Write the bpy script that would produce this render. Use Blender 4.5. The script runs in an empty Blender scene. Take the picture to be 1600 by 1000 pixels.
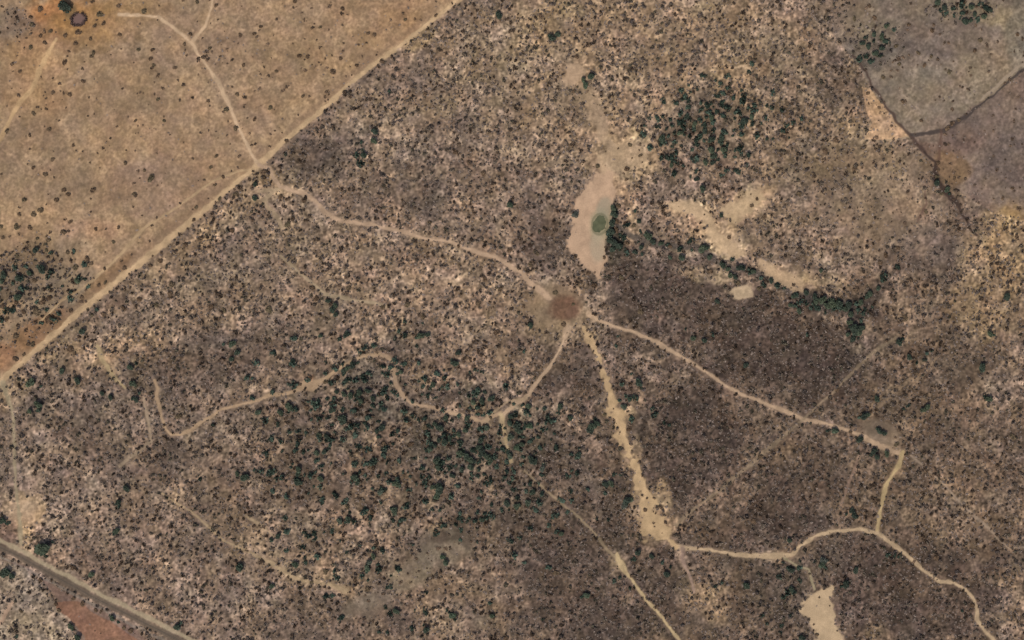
import bpy, math
import numpy as np

# ------------------------------------------------------------------ camera, sky, sun, exposure
sc = bpy.context.scene
S = 0.5                      # metres per photograph pixel (photograph is 1600 x 1000)
SUN_EL, SUN_AZ = 54.0, 203.0 # compass bearing the sun stands at (north is up in the picture)
cam_d = bpy.data.cameras.new("camera")
cam = bpy.data.objects.new("camera", cam_d)
sc.collection.objects.link(cam)
cam.location = (0, 0, 1600)
cam_d.sensor_width = 36.0
cam_d.lens = 36.0 * 1600 / 800
cam_d.clip_start = 10.0
cam_d.clip_end = 30000
sc.camera = cam

w = bpy.data.worlds.new("World"); sc.world = w; w.use_nodes = True
nt = w.node_tree
bg = nt.nodes["Background"]
sky = nt.nodes.new("ShaderNodeTexSky"); sky.sky_type = 'NISHITA'; sky.sun_disc = False
sky.sun_elevation = math.radians(SUN_EL); sky.sun_rotation = math.radians(SUN_AZ)
sky.altitude = 900; sky.dust_density = 4.0; sky.air_density = 0.7; sky.ozone_density = 0.3
nt.links.new(sky.outputs[0], bg.inputs[0]); bg.inputs[1].default_value = 0.15
sd = bpy.data.lights.new("sun", 'SUN'); sd.energy = 2.9; sd.angle = math.radians(1.0); sd.color = (1.0, 0.95, 0.88)
so = bpy.data.objects.new("sun", sd); sc.collection.objects.link(so)
so.rotation_euler = (math.radians(90 - SUN_EL), 0, math.radians(180 - SUN_AZ))
so.location = (-300, -600, 900)
sc.view_settings.view_transform = 'Standard'; sc.view_settings.look = 'None'
sc.view_settings.gamma = 1; sc.view_settings.exposure = 0.08
try: sc.cycles.filter_width = 1.5
except Exception: pass

# ------------------------------------------------------------------ numpy noise
def lattice(x, y, scale, seed):
    """smooth value noise in -1..1, x,y in photo pixels"""
    rs = np.random.RandomState(seed); n = 256
    g = rs.rand(n, n).astype(np.float32) * 2 - 1
    u = x / scale + 37.3 * seed; v = y / scale + 11.7 * seed
    i = np.floor(u).astype(np.int64); j = np.floor(v).astype(np.int64)
    fu = (u - i).astype(np.float32); fv = (v - j).astype(np.float32)
    fu = fu * fu * (3 - 2 * fu); fv = fv * fv * (3 - 2 * fv)
    i %= n; j %= n; i1 = (i + 1) % n; j1 = (j + 1) % n
    return (g[j, i] * (1 - fu) + g[j, i1] * fu) * (1 - fv) + (g[j1, i] * (1 - fu) + g[j1, i1] * fu) * fv

def fbm(x, y, scale, seed, octs=3, gain=0.55):
    s = 0; a = 1; t = 0
    for k in range(octs):
        c, n_ = math.cos(0.6 * k + seed), math.sin(0.6 * k + seed)
        s = s + a * lattice(x * c - y * n_, x * n_ + y * c, scale / 2 ** k, seed + 17 * k); t += a; a *= gain
    return s / t * 1.5

def sst(a, b, x):
    t = np.clip((x - a) / (b - a), 0, 1); return t * t * (3 - 2 * t)

def lin(c):
    c = np.asarray(c, dtype=np.float64) / 255.0
    return np.where(c <= 0.04045, c / 12.92, ((c + 0.055) / 1.055) ** 2.4)

ALB = 0.74                   # picture brightness -> surface albedo
def alb(c): return lin(c) * ALB

# ------------------------------------------------------------------ layout data (photo pixels)
SAND = (196, 164, 128)
TRACKS = [  # name, colour, strength, [(x, y, width)...]
 ('field_road', (194, 162, 128), .95, [(735,-18,7),(712,3,7),(690,20,7),(655,48,6),(610,82,6),(575,108,6),(545,133,6),(500,175,6),(460,207,6),(432,232,7),(405,256,8),(385,272,7),(340,310,7),(280,362,8),(220,410,9),(160,458,9),(115,495,8),(52,550,7),(20,578,7),(0,595,8),(-25,615,9)]),
 ('dirt_track', (200, 168, 138), .95, [(185,22,6),(205,24,5),(225,24,4),(248,26,4.5),(270,42,4.5),(293,62,5),(303,72,5),(308,84,3),(316,92,4),(340,128,5),(357,160,5),(368,188,5),(378,210,4.5),(392,240,5),(401,252,6)]),
 ('dirt_track', (196, 164, 134), .9, [(334,-20,4),(331,10,4),(322,38,4.5),(306,60,5),(300,66,5)]),
 ('dirt_track', (200, 164, 124), .7, [(87,60,4),(72,85,7),(60,108,8),(50,138,7),(30,160,7),(16,184,6),(3,212,5),(-14,236,5)]),
 ('dirt_track', (186, 155, 130), .9, [(405,258,5),(420,262,5),(428,280,5),(438,293,6),(460,298,5),(478,302,5),(498,320,6),(512,336,6),(530,344,5),(555,348,5),(585,352,5),(610,358,4),(640,365,5),(665,373,5),(700,376,5),(722,386,5),(750,396,6),(775,401,5),(790,412,5),(812,424,5),(828,440,6),(842,452,8),(856,464,10)]),
 ('dirt_track', (168, 144, 118), .55, [(404,298,5),(436,296,5),(418,306,5),(412,316,6),(430,335,6),(442,356,4)]),
 ('dirt_track', (176, 153, 126), .7, [(440,400,3),(472,430,4),(490,443,4),(507,460,5),(530,464,4),(552,469,4),(582,473,4),(605,480,3)]),
 ('dirt_track', (184, 154, 128), .88, [(920,490,9),(935,500,5),(960,510,5),(985,517,5),(1010,527,5),(1030,537,7),(1052,550,6),(1090,572,5),(1130,600,5),(1160,617,5),(1200,632,5),(1225,642,6),(1255,655,6),(1290,662,5),(1325,672,4),(1345,680,8),(1365,692,8),(1385,701,6),(1408,710,5)]),
 ('dirt_track', (182, 156, 118), .9, [(1412,706,6),(1403,728,6),(1392,746,5),(1383,760,5),(1380,782,5),(1375,805,5),(1371,828,5)]),
 ('dirt_track', (188, 160, 130), .9, [(1052,852,6),(1068,856,6),(1085,857,5),(1110,860,5),(1135,864,5),(1170,868,6),(1200,869,8),(1222,868,7),(1238,866,5),(1250,853,5),(1272,838,5),(1300,830,5),(1345,827,5),(1370,833,5),(1395,849,5),(1420,871,5),(1448,895,5),(1468,908,5),(1490,910,5),(1508,920,5),(1520,934,5),(1526,950,4),(1527,970,6),(1540,987,5),(1557,1004,5),(1575,1025,5)]),
 ('sand_wash', (194, 162, 126), .9, [(912,512,4),(922,530,9),(930,545,10),(938,565,7),(945,590,9),(952,612,10),(957,630,17),(962,648,19),(970,664,20),(975,685,15),(983,705,17),(992,725,14),(996,745,12),(1002,762,20),(1010,780,28),(1014,800,32),(1020,818,29),(1034,832,16),(1046,846,9),(1056,854,6)]),
 ('dirt_track', (188, 162, 126), .9, [(964,866,5),(968,880,11),(976,892,6),(990,910,4),(1008,935,4.5),(1032,962,4),(1050,985,4),(1063,1003,4),(1075,1025,4)]),
 ('dirt_track', (160, 138, 112), .5, [(820,735,3),(860,772,3),(895,800,3),(912,815,4),(932,838,3),(948,858,4),(960,868,4)]),
 ('dirt_track', (186, 156, 130), .9, [(888,512,8),(880,535,5),(870,555,4),(858,575,4),(845,590,4),(832,605,5),(826,618,4),(806,630,6),(795,640,6),(785,650,8)]),
 ('dirt_track', (180, 150, 124), .85, [(592,553,4),(606,558,5),(614,565,6),(617,590,5),(620,602,5),(630,620,6),(643,631,5),(660,634,5),(680,637,5),(700,645,5),(722,648,5),(740,653,6),(752,660,7),(768,651,5),(782,645,5)]),
 ('dirt_track', (178, 148, 120), .85, [(592,553,5),(572,556,5),(555,561,5),(532,575,5),(510,590,5),(488,604,11),(478,600,10),(462,611,4),(440,616,4),(420,618,5),(395,628,3.5),(370,633,4),(345,640,4),(332,649,4),(312,660,4),(297,673,4),(282,679,4),(268,679,4),(259,670,4.5),(253,650,4),(250,634,4.5),(245,620,5),(247,607,4),(241,594,2.5)]),
 ('dirt_track', (186, 160, 126), .8, [(782,648,6),(786,665,5),(790,685,5),(794,705,6),(798,722,4)]),
 ('dirt_track', (170, 144, 118), .7, [(822,622,4),(792,628,3),(770,644,3),(758,655,3),(766,665,4)]),
 ('dirt_track', (176, 152, 118), .75, [(152,540,5),(160,560,6),(170,578,6),(182,594,5),(196,606,3)]),
 ('dirt_track', (164, 146, 120), .55, [(3,600,8),(12,618,6),(20,650,4),(22,700,4),(24,750,3),(28,790,4),(32,830,6),(33,850,5)]),
 ('dirt_track', (160, 138, 116), .5, [(224,622,4),(229,645,4),(234,672,4),(236,690,4),(222,702,4),(205,712,5),(188,728,4)]),
 ('dirt_track', (158, 136, 112), .38, [(1400,528,3),(1372,545,4),(1342,572,4),(1318,595,4),(1300,615,4),(1262,648,3),(1235,672,4),(1200,703,6),(1170,728,6),(1140,752,5),(1110,776,4),(1078,800,4),(1056,820,5)]),
 ('dirt_track', (158, 132, 108), .34, [(1462,560,3),(1440,592,3),(1422,592,3),(1400,610,4),(1382,628,4),(1360,650,3)]),
 ('dirt_track', (158, 128, 112), .4, [(1345,700,3),(1338,725,3),(1326,755,3),(1314,790,3)]),
 ('dirt_track', (160, 138, 120), .5, [(1424,712,3),(1448,732,3),(1478,760,3),(1510,795,3),(1545,826,6),(1560,842,3),(1576,857,3),(1630,853,3)]),
 ('dirt_track', (180, 154, 124), .5, [(385,805,3),(415,826,5),(428,838,2)]),
 ('dirt_track', (176, 150, 120), .55, [(250,770,2),(300,800,3),(350,845,3),(400,868,4),(425,880,6),(450,898,7),(475,908,4),(510,912,4),(540,924,9)]),
 ('dirt_track', (180, 148, 126), .55, [(20,940,4),(10,955,5),(2,972,5),(-12,990,5)]),
 ('dirt_track', (164, 148, 120), .6, [(1225,872,3),(1248,885,3),(1264,890,3),(1268,905,4),(1273,920,3)]),
 ('dirt_track', (180, 150, 118), .62, [(400,262,3),(372,268,3),(332,283,3),(280,322,3),(225,357,4),(195,390,4),(168,418,4),(130,450,3),(95,470,3),(60,505,3)]),
 ('dirt_track', (164, 136, 122), .5, [(1065,856,6),(1066,870,5),(1070,885,4),(1080,905,4),(1085,925,4)]),
]
ROAD = [(-30,838),(0,855),(30,869),(60,886),(100,908),(150,935),(200,960),(250,985),(300,1010),(340,1030)]
POLYS = {
 'nwfield': [(-4000,-4000),(735,-4000),(735,-18),(655,48),(575,108),(500,175),(432,232),(385,272),(280,362),(160,458),(52,550),(-25,612),(-4000,3000)],
 'nefield': [(1235,-4000),(5600,-4000),(5600,-100),(1610,98),(1580,128),(1555,146),(1520,166),(1476,200),(1424,216),(1400,190),(1372,150),(1340,102),(1300,50)],
 'efield': [(1424,216),(1476,200),(1520,166),(1555,146),(1580,128),(1610,98),(5600,-100),(5600,330),(1600,345),(1550,330),(1500,300),(1462,262)],
 'triangle': [(1345,135),(1362,140),(1400,188),(1422,214),(1400,219),(1352,219),(1362,190),(1350,160)],
 'redfield': [(85,938),(120,940),(140,956),(175,974),(215,1000),(260,1040),(160,1040),(132,998),(110,968),(90,952)],
 'swcorner': [(-4000,870),(0,868),(40,890),(75,925),(95,955),(125,1005),(140,4000),(-4000,4000)],
 'verge': [(-20,868),(40,888),(90,918),(150,950),(215,985),(260,1040),(140,1040),(112,960),(80,922),(40,884)],
 'pondflat': [(915,296),(924,284),(936,270),(948,262),(961,268),(960,300),(956,330),(951,345),(948,372),(946,402),(942,420),(936,440),(925,426),(908,414),(895,402),(884,386),(887,365),(893,350),(901,335),(899,312),(906,300)],
 'wash_a': [(1045,320),(1060,315),(1078,317),(1090,322),(1098,332),(1110,339),(1113,349),(1123,361),(1138,371),(1153,379),(1163,397),(1150,404),(1133,401),(1121,391),(1113,376),(1103,361),(1088,342),(1072,332),(1055,331)],
 'wash_b': [(1127,338),(1125,328),(1145,317),(1165,309),(1175,294),(1190,296),(1199,310),(1186,318),(1175,329),(1160,339),(1150,350),(1137,340)],
 'wash_c': [(1137,455),(1150,449),(1170,445),(1178,455),(1172,466),(1157,471),(1145,468)],
 'wash_d': [(1188,404),(1200,410),(1215,422),(1238,425),(1258,438),(1257,458),(1237,458),(1220,448),(1200,437),(1188,425)],
 'wash_e': [(886,100),(907,97),(913,110),(907,125),(893,136),(881,128)],
 'wash_g': [(908,128),(922,138),(936,160),(945,185),(955,212),(968,226),(950,238),(935,215),(925,190),(918,165),(905,145)],
 'wash_f': [(930,255),(942,236),(952,216),(968,224),(990,222),(1012,240),(1008,262),(985,262),(975,274),(962,264),(945,272)],
 'pocket': [(1254,940),(1267,928),(1284,920),(1300,912),(1302,945),(1305,970),(1313,985),(1322,1002),(1330,1030),(1268,1030),(1273,990),(1262,968),(1252,955)],
}
# soft patches of differently coloured soil: cx, cy, rx, ry, degrees, sRGB, strength
BLOBS = [
 (1200,790,500,340,0,(108,90,78),.75),(700,860,340,150,0,(128,108,92),.4),(300,720,300,200,0,(132,113,98),.35),
 (960,70,230,120,0,(176,148,118),.75),(1150,60,120,80,0,(166,140,112),.6),(800,100,120,90,0,(166,144,114),.5),
 (880,190,120,90,0,(168,142,116),.6),(1040,190,60,60,0,(178,150,122),.5),(1230,170,120,120,30,(158,136,108),.6),
 (600,200,90,60,0,(165,148,126),.4),(700,260,140,70,0,(150,130,118),.5),
 (640,440,200,90,10,(166,140,116),.6),(480,370,80,60,0,(150,134,116),.5),(840,390,60,60,0,(140,118,108),.6),
 (500,240,70,40,-20,(126,110,106),.5),(660,300,50,40,0,(128,114,106),.5),
 (1160,510,250,70,18,(122,104,97),.75),(1050,430,110,50,10,(132,112,108),.6),(1100,640,150,80,20,(128,108,98),.65),
 (1080,730,90,60,-35,(116,98,92),.75),(1240,560,90,50,0,(112,94,90),.7),(1240,800,90,50,-30,(120,103,96),.65),
 (1430,920,140,70,10,(118,100,96),.7),(1300,950,60,60,0,(112,96,94),.6),(920,580,60,60,0,(132,114,104),.6),
 (900,900,130,110,0,(128,110,104),.6),(880,760,100,60,20,(122,108,100),.5),(1180,930,90,60,0,(142,124,106),.5),
 (150,700,220,120,0,(154,134,122),.7),(250,880,230,90,20,(156,134,120),.7),(480,800,130,90,0,(156,134,116),.5),
 (640,770,120,100,0,(140,122,106),.5),(560,640,150,60,0,(142,126,112),.5),(470,950,140,60,10,(140,122,110),.5),
 (720,950,90,50,0,(166,142,120),.5),(480,890,120,30,22,(172,148,120),.6),(330,560,130,50,-10,(134,118,106),.5),
 (200,540,90,30,-10,(174,146,114),.7),(150,575,40,25,0,(180,146,112),.6),(330,470,90,50,-30,(164,142,116),.6),
 (1490,760,140,190,0,(128,107,90),.6),(1450,480,90,60,-30,(132,112,94),.6),(1400,600,100,60,-40,(126,106,88),.5),
 (1370,300,110,95,0,(152,128,104),.85),(1330,260,90,70,0,(150,132,106),.6),(1420,380,80,50,-30,(140,120,104),.6),
 (1570,385,46,70,0,(180,148,104),.85),(1530,470,50,70,0,(178,148,106),.7),(1580,480,50,50,0,(172,140,106),.6),(1525,390,20,30,0,(184,156,112),.5),
 (1488,262,34,24,20,(150,122,94),.75),(1520,330,40,25,0,(140,116,104),.6),(1450,390,50,40,-40,(120,104,100),.6),
 (1370,455,30,12,-45,(96,86,84),.7),(1300,478,66,16,8,(70,66,68),.8),(1335,510,16,28,0,(72,68,68),.75),(1385,410,8,38,25,(100,88,78),.6),(1210,440,60,12,25,(104,94,88),.6),
 (1170,310,34,15,-22,(196,166,128),.85),(1183,300,16,14,0,(198,170,132),.8),(1072,326,40,12,5,(188,160,126),.7),(1085,352,52,26,12,(180,150,124),.65),
 (1125,372,24,18,30,(196,168,132),.85),(1146,388,24,16,25,(198,170,132),.95),(1110,428,46,16,10,(178,154,124),.65),(1160,458,17,10,0,(204,176,140),.95),(1235,428,42,14,12,(186,156,122),.75),(1300,438,34,14,0,(176,144,110),.65),(1080,396,20,6,20,(176,158,132),.6),(1340,545,14,10,0,(180,160,128),.7),(1190,340,60,40,0,(160,138,112),.5),
 (985,320,14,26,0,(190,158,126),.6),(985,360,16,20,0,(180,152,128),.6),(995,235,30,34,0,(184,158,124),.7),(975,270,26,20,0,(186,162,128),.65),
 (902,112,16,22,20,(192,162,130),.9),(940,180,20,50,-15,(184,156,124),.6),(1012,50,24,18,-20,(184,154,124),.75),(850,200,16,30,-20,(178,154,126),.55),(890,15,20,14,0,(184,158,112),.5),(1100,10,18,8,0,(186,158,118),.6),
 (700,165,40,18,-10,(176,154,126),.5),(640,175,26,10,0,(178,158,130),.5),(695,210,20,14,-30,(172,154,132),.5),(655,60,40,16,-35,(186,158,108),.7),
 (430,285,46,30,0,(184,156,118),.75),(350,340,90,22,-38,(176,148,116),.7),(270,410,90,22,-38,(172,146,114),.6),(100,535,60,16,-35,(180,152,116),.7),(15,610,30,30,0,(184,156,116),.75),
 (870,480,54,40,0,(160,134,104),.9),(878,455,36,24,10,(150,126,102),.7),(884,482,26,21,0,(128,88,70),.95),(880,520,50,20,0,(156,134,104),.6),
 (482,600,16,9,-20,(194,154,118),.8),(484,592,8,4,-35,(186,120,84),.6),(740,603,22,6,-15,(176,156,124),.7),(750,640,30,10,10,(172,150,120),.6),(790,690,12,34,0,(180,156,126),.6),(815,645,10,22,-25,(176,170,146),.6),
 (40,800,34,28,10,(196,166,130),.95),(40,825,18,18,0,(188,158,122),.8),(38,840,12,30,-15,(184,160,120),.7),(15,830,16,20,0,(150,116,100),.7),
 (700,850,44,32,-10,(132,123,108),.95),(690,840,14,10,0,(96,82,70),.6),(645,895,42,20,-35,(150,138,118),.9),(625,905,26,6,25,(166,150,128),.8),(575,945,40,20,-20,(146,134,118),.95),(635,905,30,10,20,(166,150,128),.7),(540,925,16,9,20,(194,160,120),.8),
 (1010,790,30,50,0,(186,156,124),.5),(1105,935,40,26,0,(168,144,118),.6),(1120,955,20,24,0,(178,148,118),.6),(1375,675,34,18,25,(168,148,128),.95),(1395,705,20,8,20,(160,140,116),.7),(1378,668,16,8,0,(172,152,134),.8),
 (965,875,14,16,-25,(188,164,128),.6),(1210,868,30,10,0,(186,154,122),.6),(1365,980,14,30,0,(182,152,116),.6),(1418,990,20,14,-30,(158,142,126),.5),(1500,790,60,60,0,(158,130,104),.5),
 (40,990,60,50,0,(172,152,130),.6),(350,710,40,20,0,(168,138,118),.5),(720,590,60,40,0,(140,122,112),.4),
 (1545,160,30,22,-20,(162,140,112),.5),
]
BLOBS += [(1150,520,230,80,18,(84,70,64),.6),(1060,700,110,80,-30,(80,67,62),.7),(1230,780,90,60,-30,(88,74,68),.6),(930,900,130,110,20,(92,78,71),.55),(1180,930,60,70,0,(96,82,72),.45),(1420,930,150,70,10,(88,73,68),.6),
 (900,600,40,60,0,(96,82,76),.5),(1060,450,100,46,10,(92,78,74),.6),(860,390,50,40,0,(104,86,78),.6),(660,560,70,30,0,(98,84,76),.5),(480,250,60,30,-20,(98,86,78),.5),(660,290,60,40,0,(104,90,82),.5),(330,560,120,50,-15,(104,88,78),.5),(780,800,90,60,0,(98,84,76),.5),(820,730,70,50,0,(94,80,72),.4),
 (540,720,120,60,10,(104,90,78),.45),(640,660,90,60,0,(96,84,76),.45),(200,660,140,60,0,(112,96,84),.45),(380,750,160,60,10,(112,96,84),.4),(130,890,60,30,0,(116,98,88),.4),(1280,560,80,70,0,(90,76,72),.55),(1500,560,60,60,-30,(112,96,84),.4),(1460,430,50,40,0,(102,86,80),.5),(530,960,120,40,0,(110,94,84),.4),(1380,620,100,50,-30,(112,94,80),.4),(1250,210,40,60,0,(120,102,86),.4),(1310,130,40,50,0,(106,92,84),.5)]
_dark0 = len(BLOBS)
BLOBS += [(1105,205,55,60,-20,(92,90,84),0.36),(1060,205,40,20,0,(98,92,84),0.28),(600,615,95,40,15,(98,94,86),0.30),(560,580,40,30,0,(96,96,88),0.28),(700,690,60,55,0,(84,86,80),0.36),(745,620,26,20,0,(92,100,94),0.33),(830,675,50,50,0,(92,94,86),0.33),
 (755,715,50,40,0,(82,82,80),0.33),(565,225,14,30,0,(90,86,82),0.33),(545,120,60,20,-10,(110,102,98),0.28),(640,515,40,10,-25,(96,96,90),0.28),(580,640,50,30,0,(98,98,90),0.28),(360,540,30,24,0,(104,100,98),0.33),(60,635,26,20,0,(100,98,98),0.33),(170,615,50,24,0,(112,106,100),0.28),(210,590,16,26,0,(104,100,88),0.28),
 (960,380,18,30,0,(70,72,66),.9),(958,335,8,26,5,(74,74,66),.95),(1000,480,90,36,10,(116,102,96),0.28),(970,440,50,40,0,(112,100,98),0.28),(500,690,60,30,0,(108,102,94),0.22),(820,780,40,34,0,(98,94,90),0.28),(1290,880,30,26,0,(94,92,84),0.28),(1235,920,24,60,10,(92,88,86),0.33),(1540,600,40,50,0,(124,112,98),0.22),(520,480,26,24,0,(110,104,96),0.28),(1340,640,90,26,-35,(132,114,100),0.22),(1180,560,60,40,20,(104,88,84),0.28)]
BLOBS += [(984,642,10,12,-30,(190,160,124),.8),(996,700,8,24,-10,(186,156,122),.7),(1036,775,12,30,-10,(188,160,124),.85),(1050,820,18,14,20,(182,150,114),.75),(978,726,7,28,-5,(176,150,122),.6),(1005,810,12,24,0,(184,156,122),.6),(925,528,14,10,0,(186,158,122),.7),(1062,868,9,14,0,(180,148,120),.7),(1215,874,14,8,0,(186,156,124),.7),
 (945,235,30,44,-10,(192,164,130),.75),(990,225,30,24,0,(192,166,130),.7),(925,165,14,36,-15,(186,160,128),.6),(1010,255,24,22,0,(184,158,126),.6),(960,285,20,24,0,(192,164,130),.7),
 (1078,325,44,14,5,(196,166,130),.75),(1095,352,50,18,15,(188,160,128),.6),(1130,376,30,24,35,(204,174,136),.9),(1172,322,34,18,-20,(202,170,134),.85),(1235,428,44,12,14,(192,162,126),.7),(1105,430,50,12,10,(184,160,128),.65),(985,350,12,30,0,(186,156,126),.6),(1070,395,24,5,15,(180,160,134),.6),
 (1540,500,26,30,0,(180,150,114),.5),(1560,340,36,16,0,(176,144,100),.6),(1505,420,12,60,0,(168,140,110),.5),
 (1085,930,30,26,0,(172,146,116),.5),(1115,940,26,30,-20,(178,148,116),.5),(1070,880,8,26,-15,(178,146,122),.6)]
NWBL = [(80,28,60,34,-10,(192,134,84),.9),(60,55,50,26,20,(170,128,100),.7),(150,40,70,36,0,(184,142,92),.75),(205,14,60,22,0,(180,144,98),.6),(185,40,26,22,0,(196,156,112),.6),(20,35,36,26,0,(136,124,112),.7),
 (60,120,60,70,0,(188,150,110),.7),(270,70,120,50,0,(166,140,116),.5),(560,60,120,70,-30,(176,144,110),.5),(330,200,120,60,0,(174,144,116),.5),(450,120,90,60,0,(164,138,108),.5),
 (620,40,50,40,-30,(184,146,108),.6),(80,250,110,70,0,(162,138,112),.5),(200,220,90,60,0,(178,148,116),.6),(140,360,60,20,0,(188,150,120),.6),(250,290,80,50,0,(172,140,122),.4),
 (60,420,110,40,-20,(134,118,98),.65),(90,470,90,44,-30,(146,132,114),.75),(20,440,60,30,0,(120,108,96),.6),(60,520,60,24,-30,(152,116,86),.75),(4,560,20,24,0,(172,128,98),.8),(160,440,60,12,-42,(140,108,78),.6),(280,350,80,10,-38,(158,130,104),.6),
 (110,16,10,14,0,(112,100,80),.6),(680,-5,60,20,0,(180,144,110),.5)]
NEBL = [(1540,110,56,60,0,(146,129,110),.7),(1455,160,60,40,0,(146,130,114),.6),(1470,195,40,16,-20,(140,122,112),.5),(1560,25,70,20,10,(146,131,108),.7),(1320,30,70,30,40,(142,126,106),.6),(1360,80,46,30,0,(112,104,100),.6),(1520,10,50,24,0,(132,120,108),.6),(1280,40,30,60,-40,(108,98,98),.6),(1480,60,80,30,0,(124,110,104),.6),(1440,120,50,20,0,(142,130,118),.5),(1590,60,20,60,0,(130,122,112),.6)]
EBL = [(1560,210,60,50,0,(124,108,100),.7),(1590,250,60,40,0,(112,98,90),.7),(1500,225,50,24,-20,(130,108,98),.6),(1560,180,40,14,-30,(138,118,106),.5),(1440,232,24,12,0,(120,98,86),.8)]
DARKLINES = [  # narrow dark and pale lines mixed into the soil colour
 ((82,66,58), .8, [(1330,85,2),(1345,102,3),(1380,158,3),(1400,186,3),(1418,206,5),(1436,226,6),(1446,238,5)]),
 ((66,54,48), .85, [(1446,238,3),(1462,255,5),(1464,285,8),(1485,305,6),(1508,340,3),(1526,368,3)]),
 ((74,65,60), .85, [(1612,100,3),(1592,112,3),(1575,130,3),(1555,147,2.5),(1535,162,2.5),(1515,178,4),(1498,190,5),(1480,202,5),(1455,207,5),(1425,210,4)]),
 ((168,148,124), .8, [(1612,94,4),(1590,104,4),(1572,122,5),(1553,140,4),(1532,156,3)]),
 ((100,76,64), .6, [(1472,202,3),(1470,225,3),(1466,250,3)]),
 ((104,78,68), .5, [(1445,290,2),(1448,315,3),(1440,335,3),(1434,345,2)]),
 ((170,148,118), .6, [(1350,218,2),(1385,220,2),(1420,216,2)]),
 ((90,78,66), .5, [(1395,400,2),(1398,425,3),(1385,440,4),(1365,455,6)]),
 ((74,70,66), .6, [(955,345,7),(985,370,8),(1020,380,8),(1050,386,7),(1085,384,6),(1110,400,7),(1140,418,6),(1180,425,5),(1210,440,7),(1250,462,12),(1300,475,16),(1330,480,14)]),  # drainage channel right of the pond, its shade painted into the soil colour
]

def seg_field(x, y, pts, wob=0.0):
    """signed closeness to a polyline with varying width: value <1 inside"""
    best = np.full(x.shape, 9e9, np.float32)
    for a, b in zip(pts[:-1], pts[1:]):
        ax, ay, aw = a; bx, by, bw = b
        dx, dy = bx - ax, by - ay; L = dx * dx + dy * dy + 1e-9
        m = 60
        sel = (x > min(ax, bx) - m) & (x < max(ax, bx) + m) & (y > min(ay, by) - m) & (y < max(ay, by) + m)
        if not sel.any(): continue
        xs, ys = x[sel], y[sel]
        t = np.clip(((xs - ax) * dx + (ys - ay) * dy) / L, 0, 1)
        d = np.hypot(xs - ax - t * dx, ys - ay - t * dy) / np.maximum(0.5 * (aw + (bw - aw) * t), 0.5)
        best[sel] = np.minimum(best[sel], d)
    return best

def inside(x, y, poly):
    c = np.zeros(x.shape, bool); n = len(poly)
    for k in range(n):
        x0, y0 = poly[k]; x1, y1 = poly[(k + 1) % n]
        if y0 == y1: continue
        m = (y0 > y) != (y1 > y)
        c ^= m & (x < (x1 - x0) * (y - y0) / (y1 - y0) + x0)
    return c

def blob(x, y, b, nz):
    cx, cy, rx, ry, an, col, s = b
    a = math.radians(an); c, n_ = math.cos(a), math.sin(a)
    u = ((x - cx) * c + (y - cy) * n_) / rx; v = (-(x - cx) * n_ + (y - cy) * c) / ry
    d = np.hypot(u, v) + 0.32 * nz
    return (sst(1.25, 0.62, d) * s).astype(np.float32)

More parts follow.
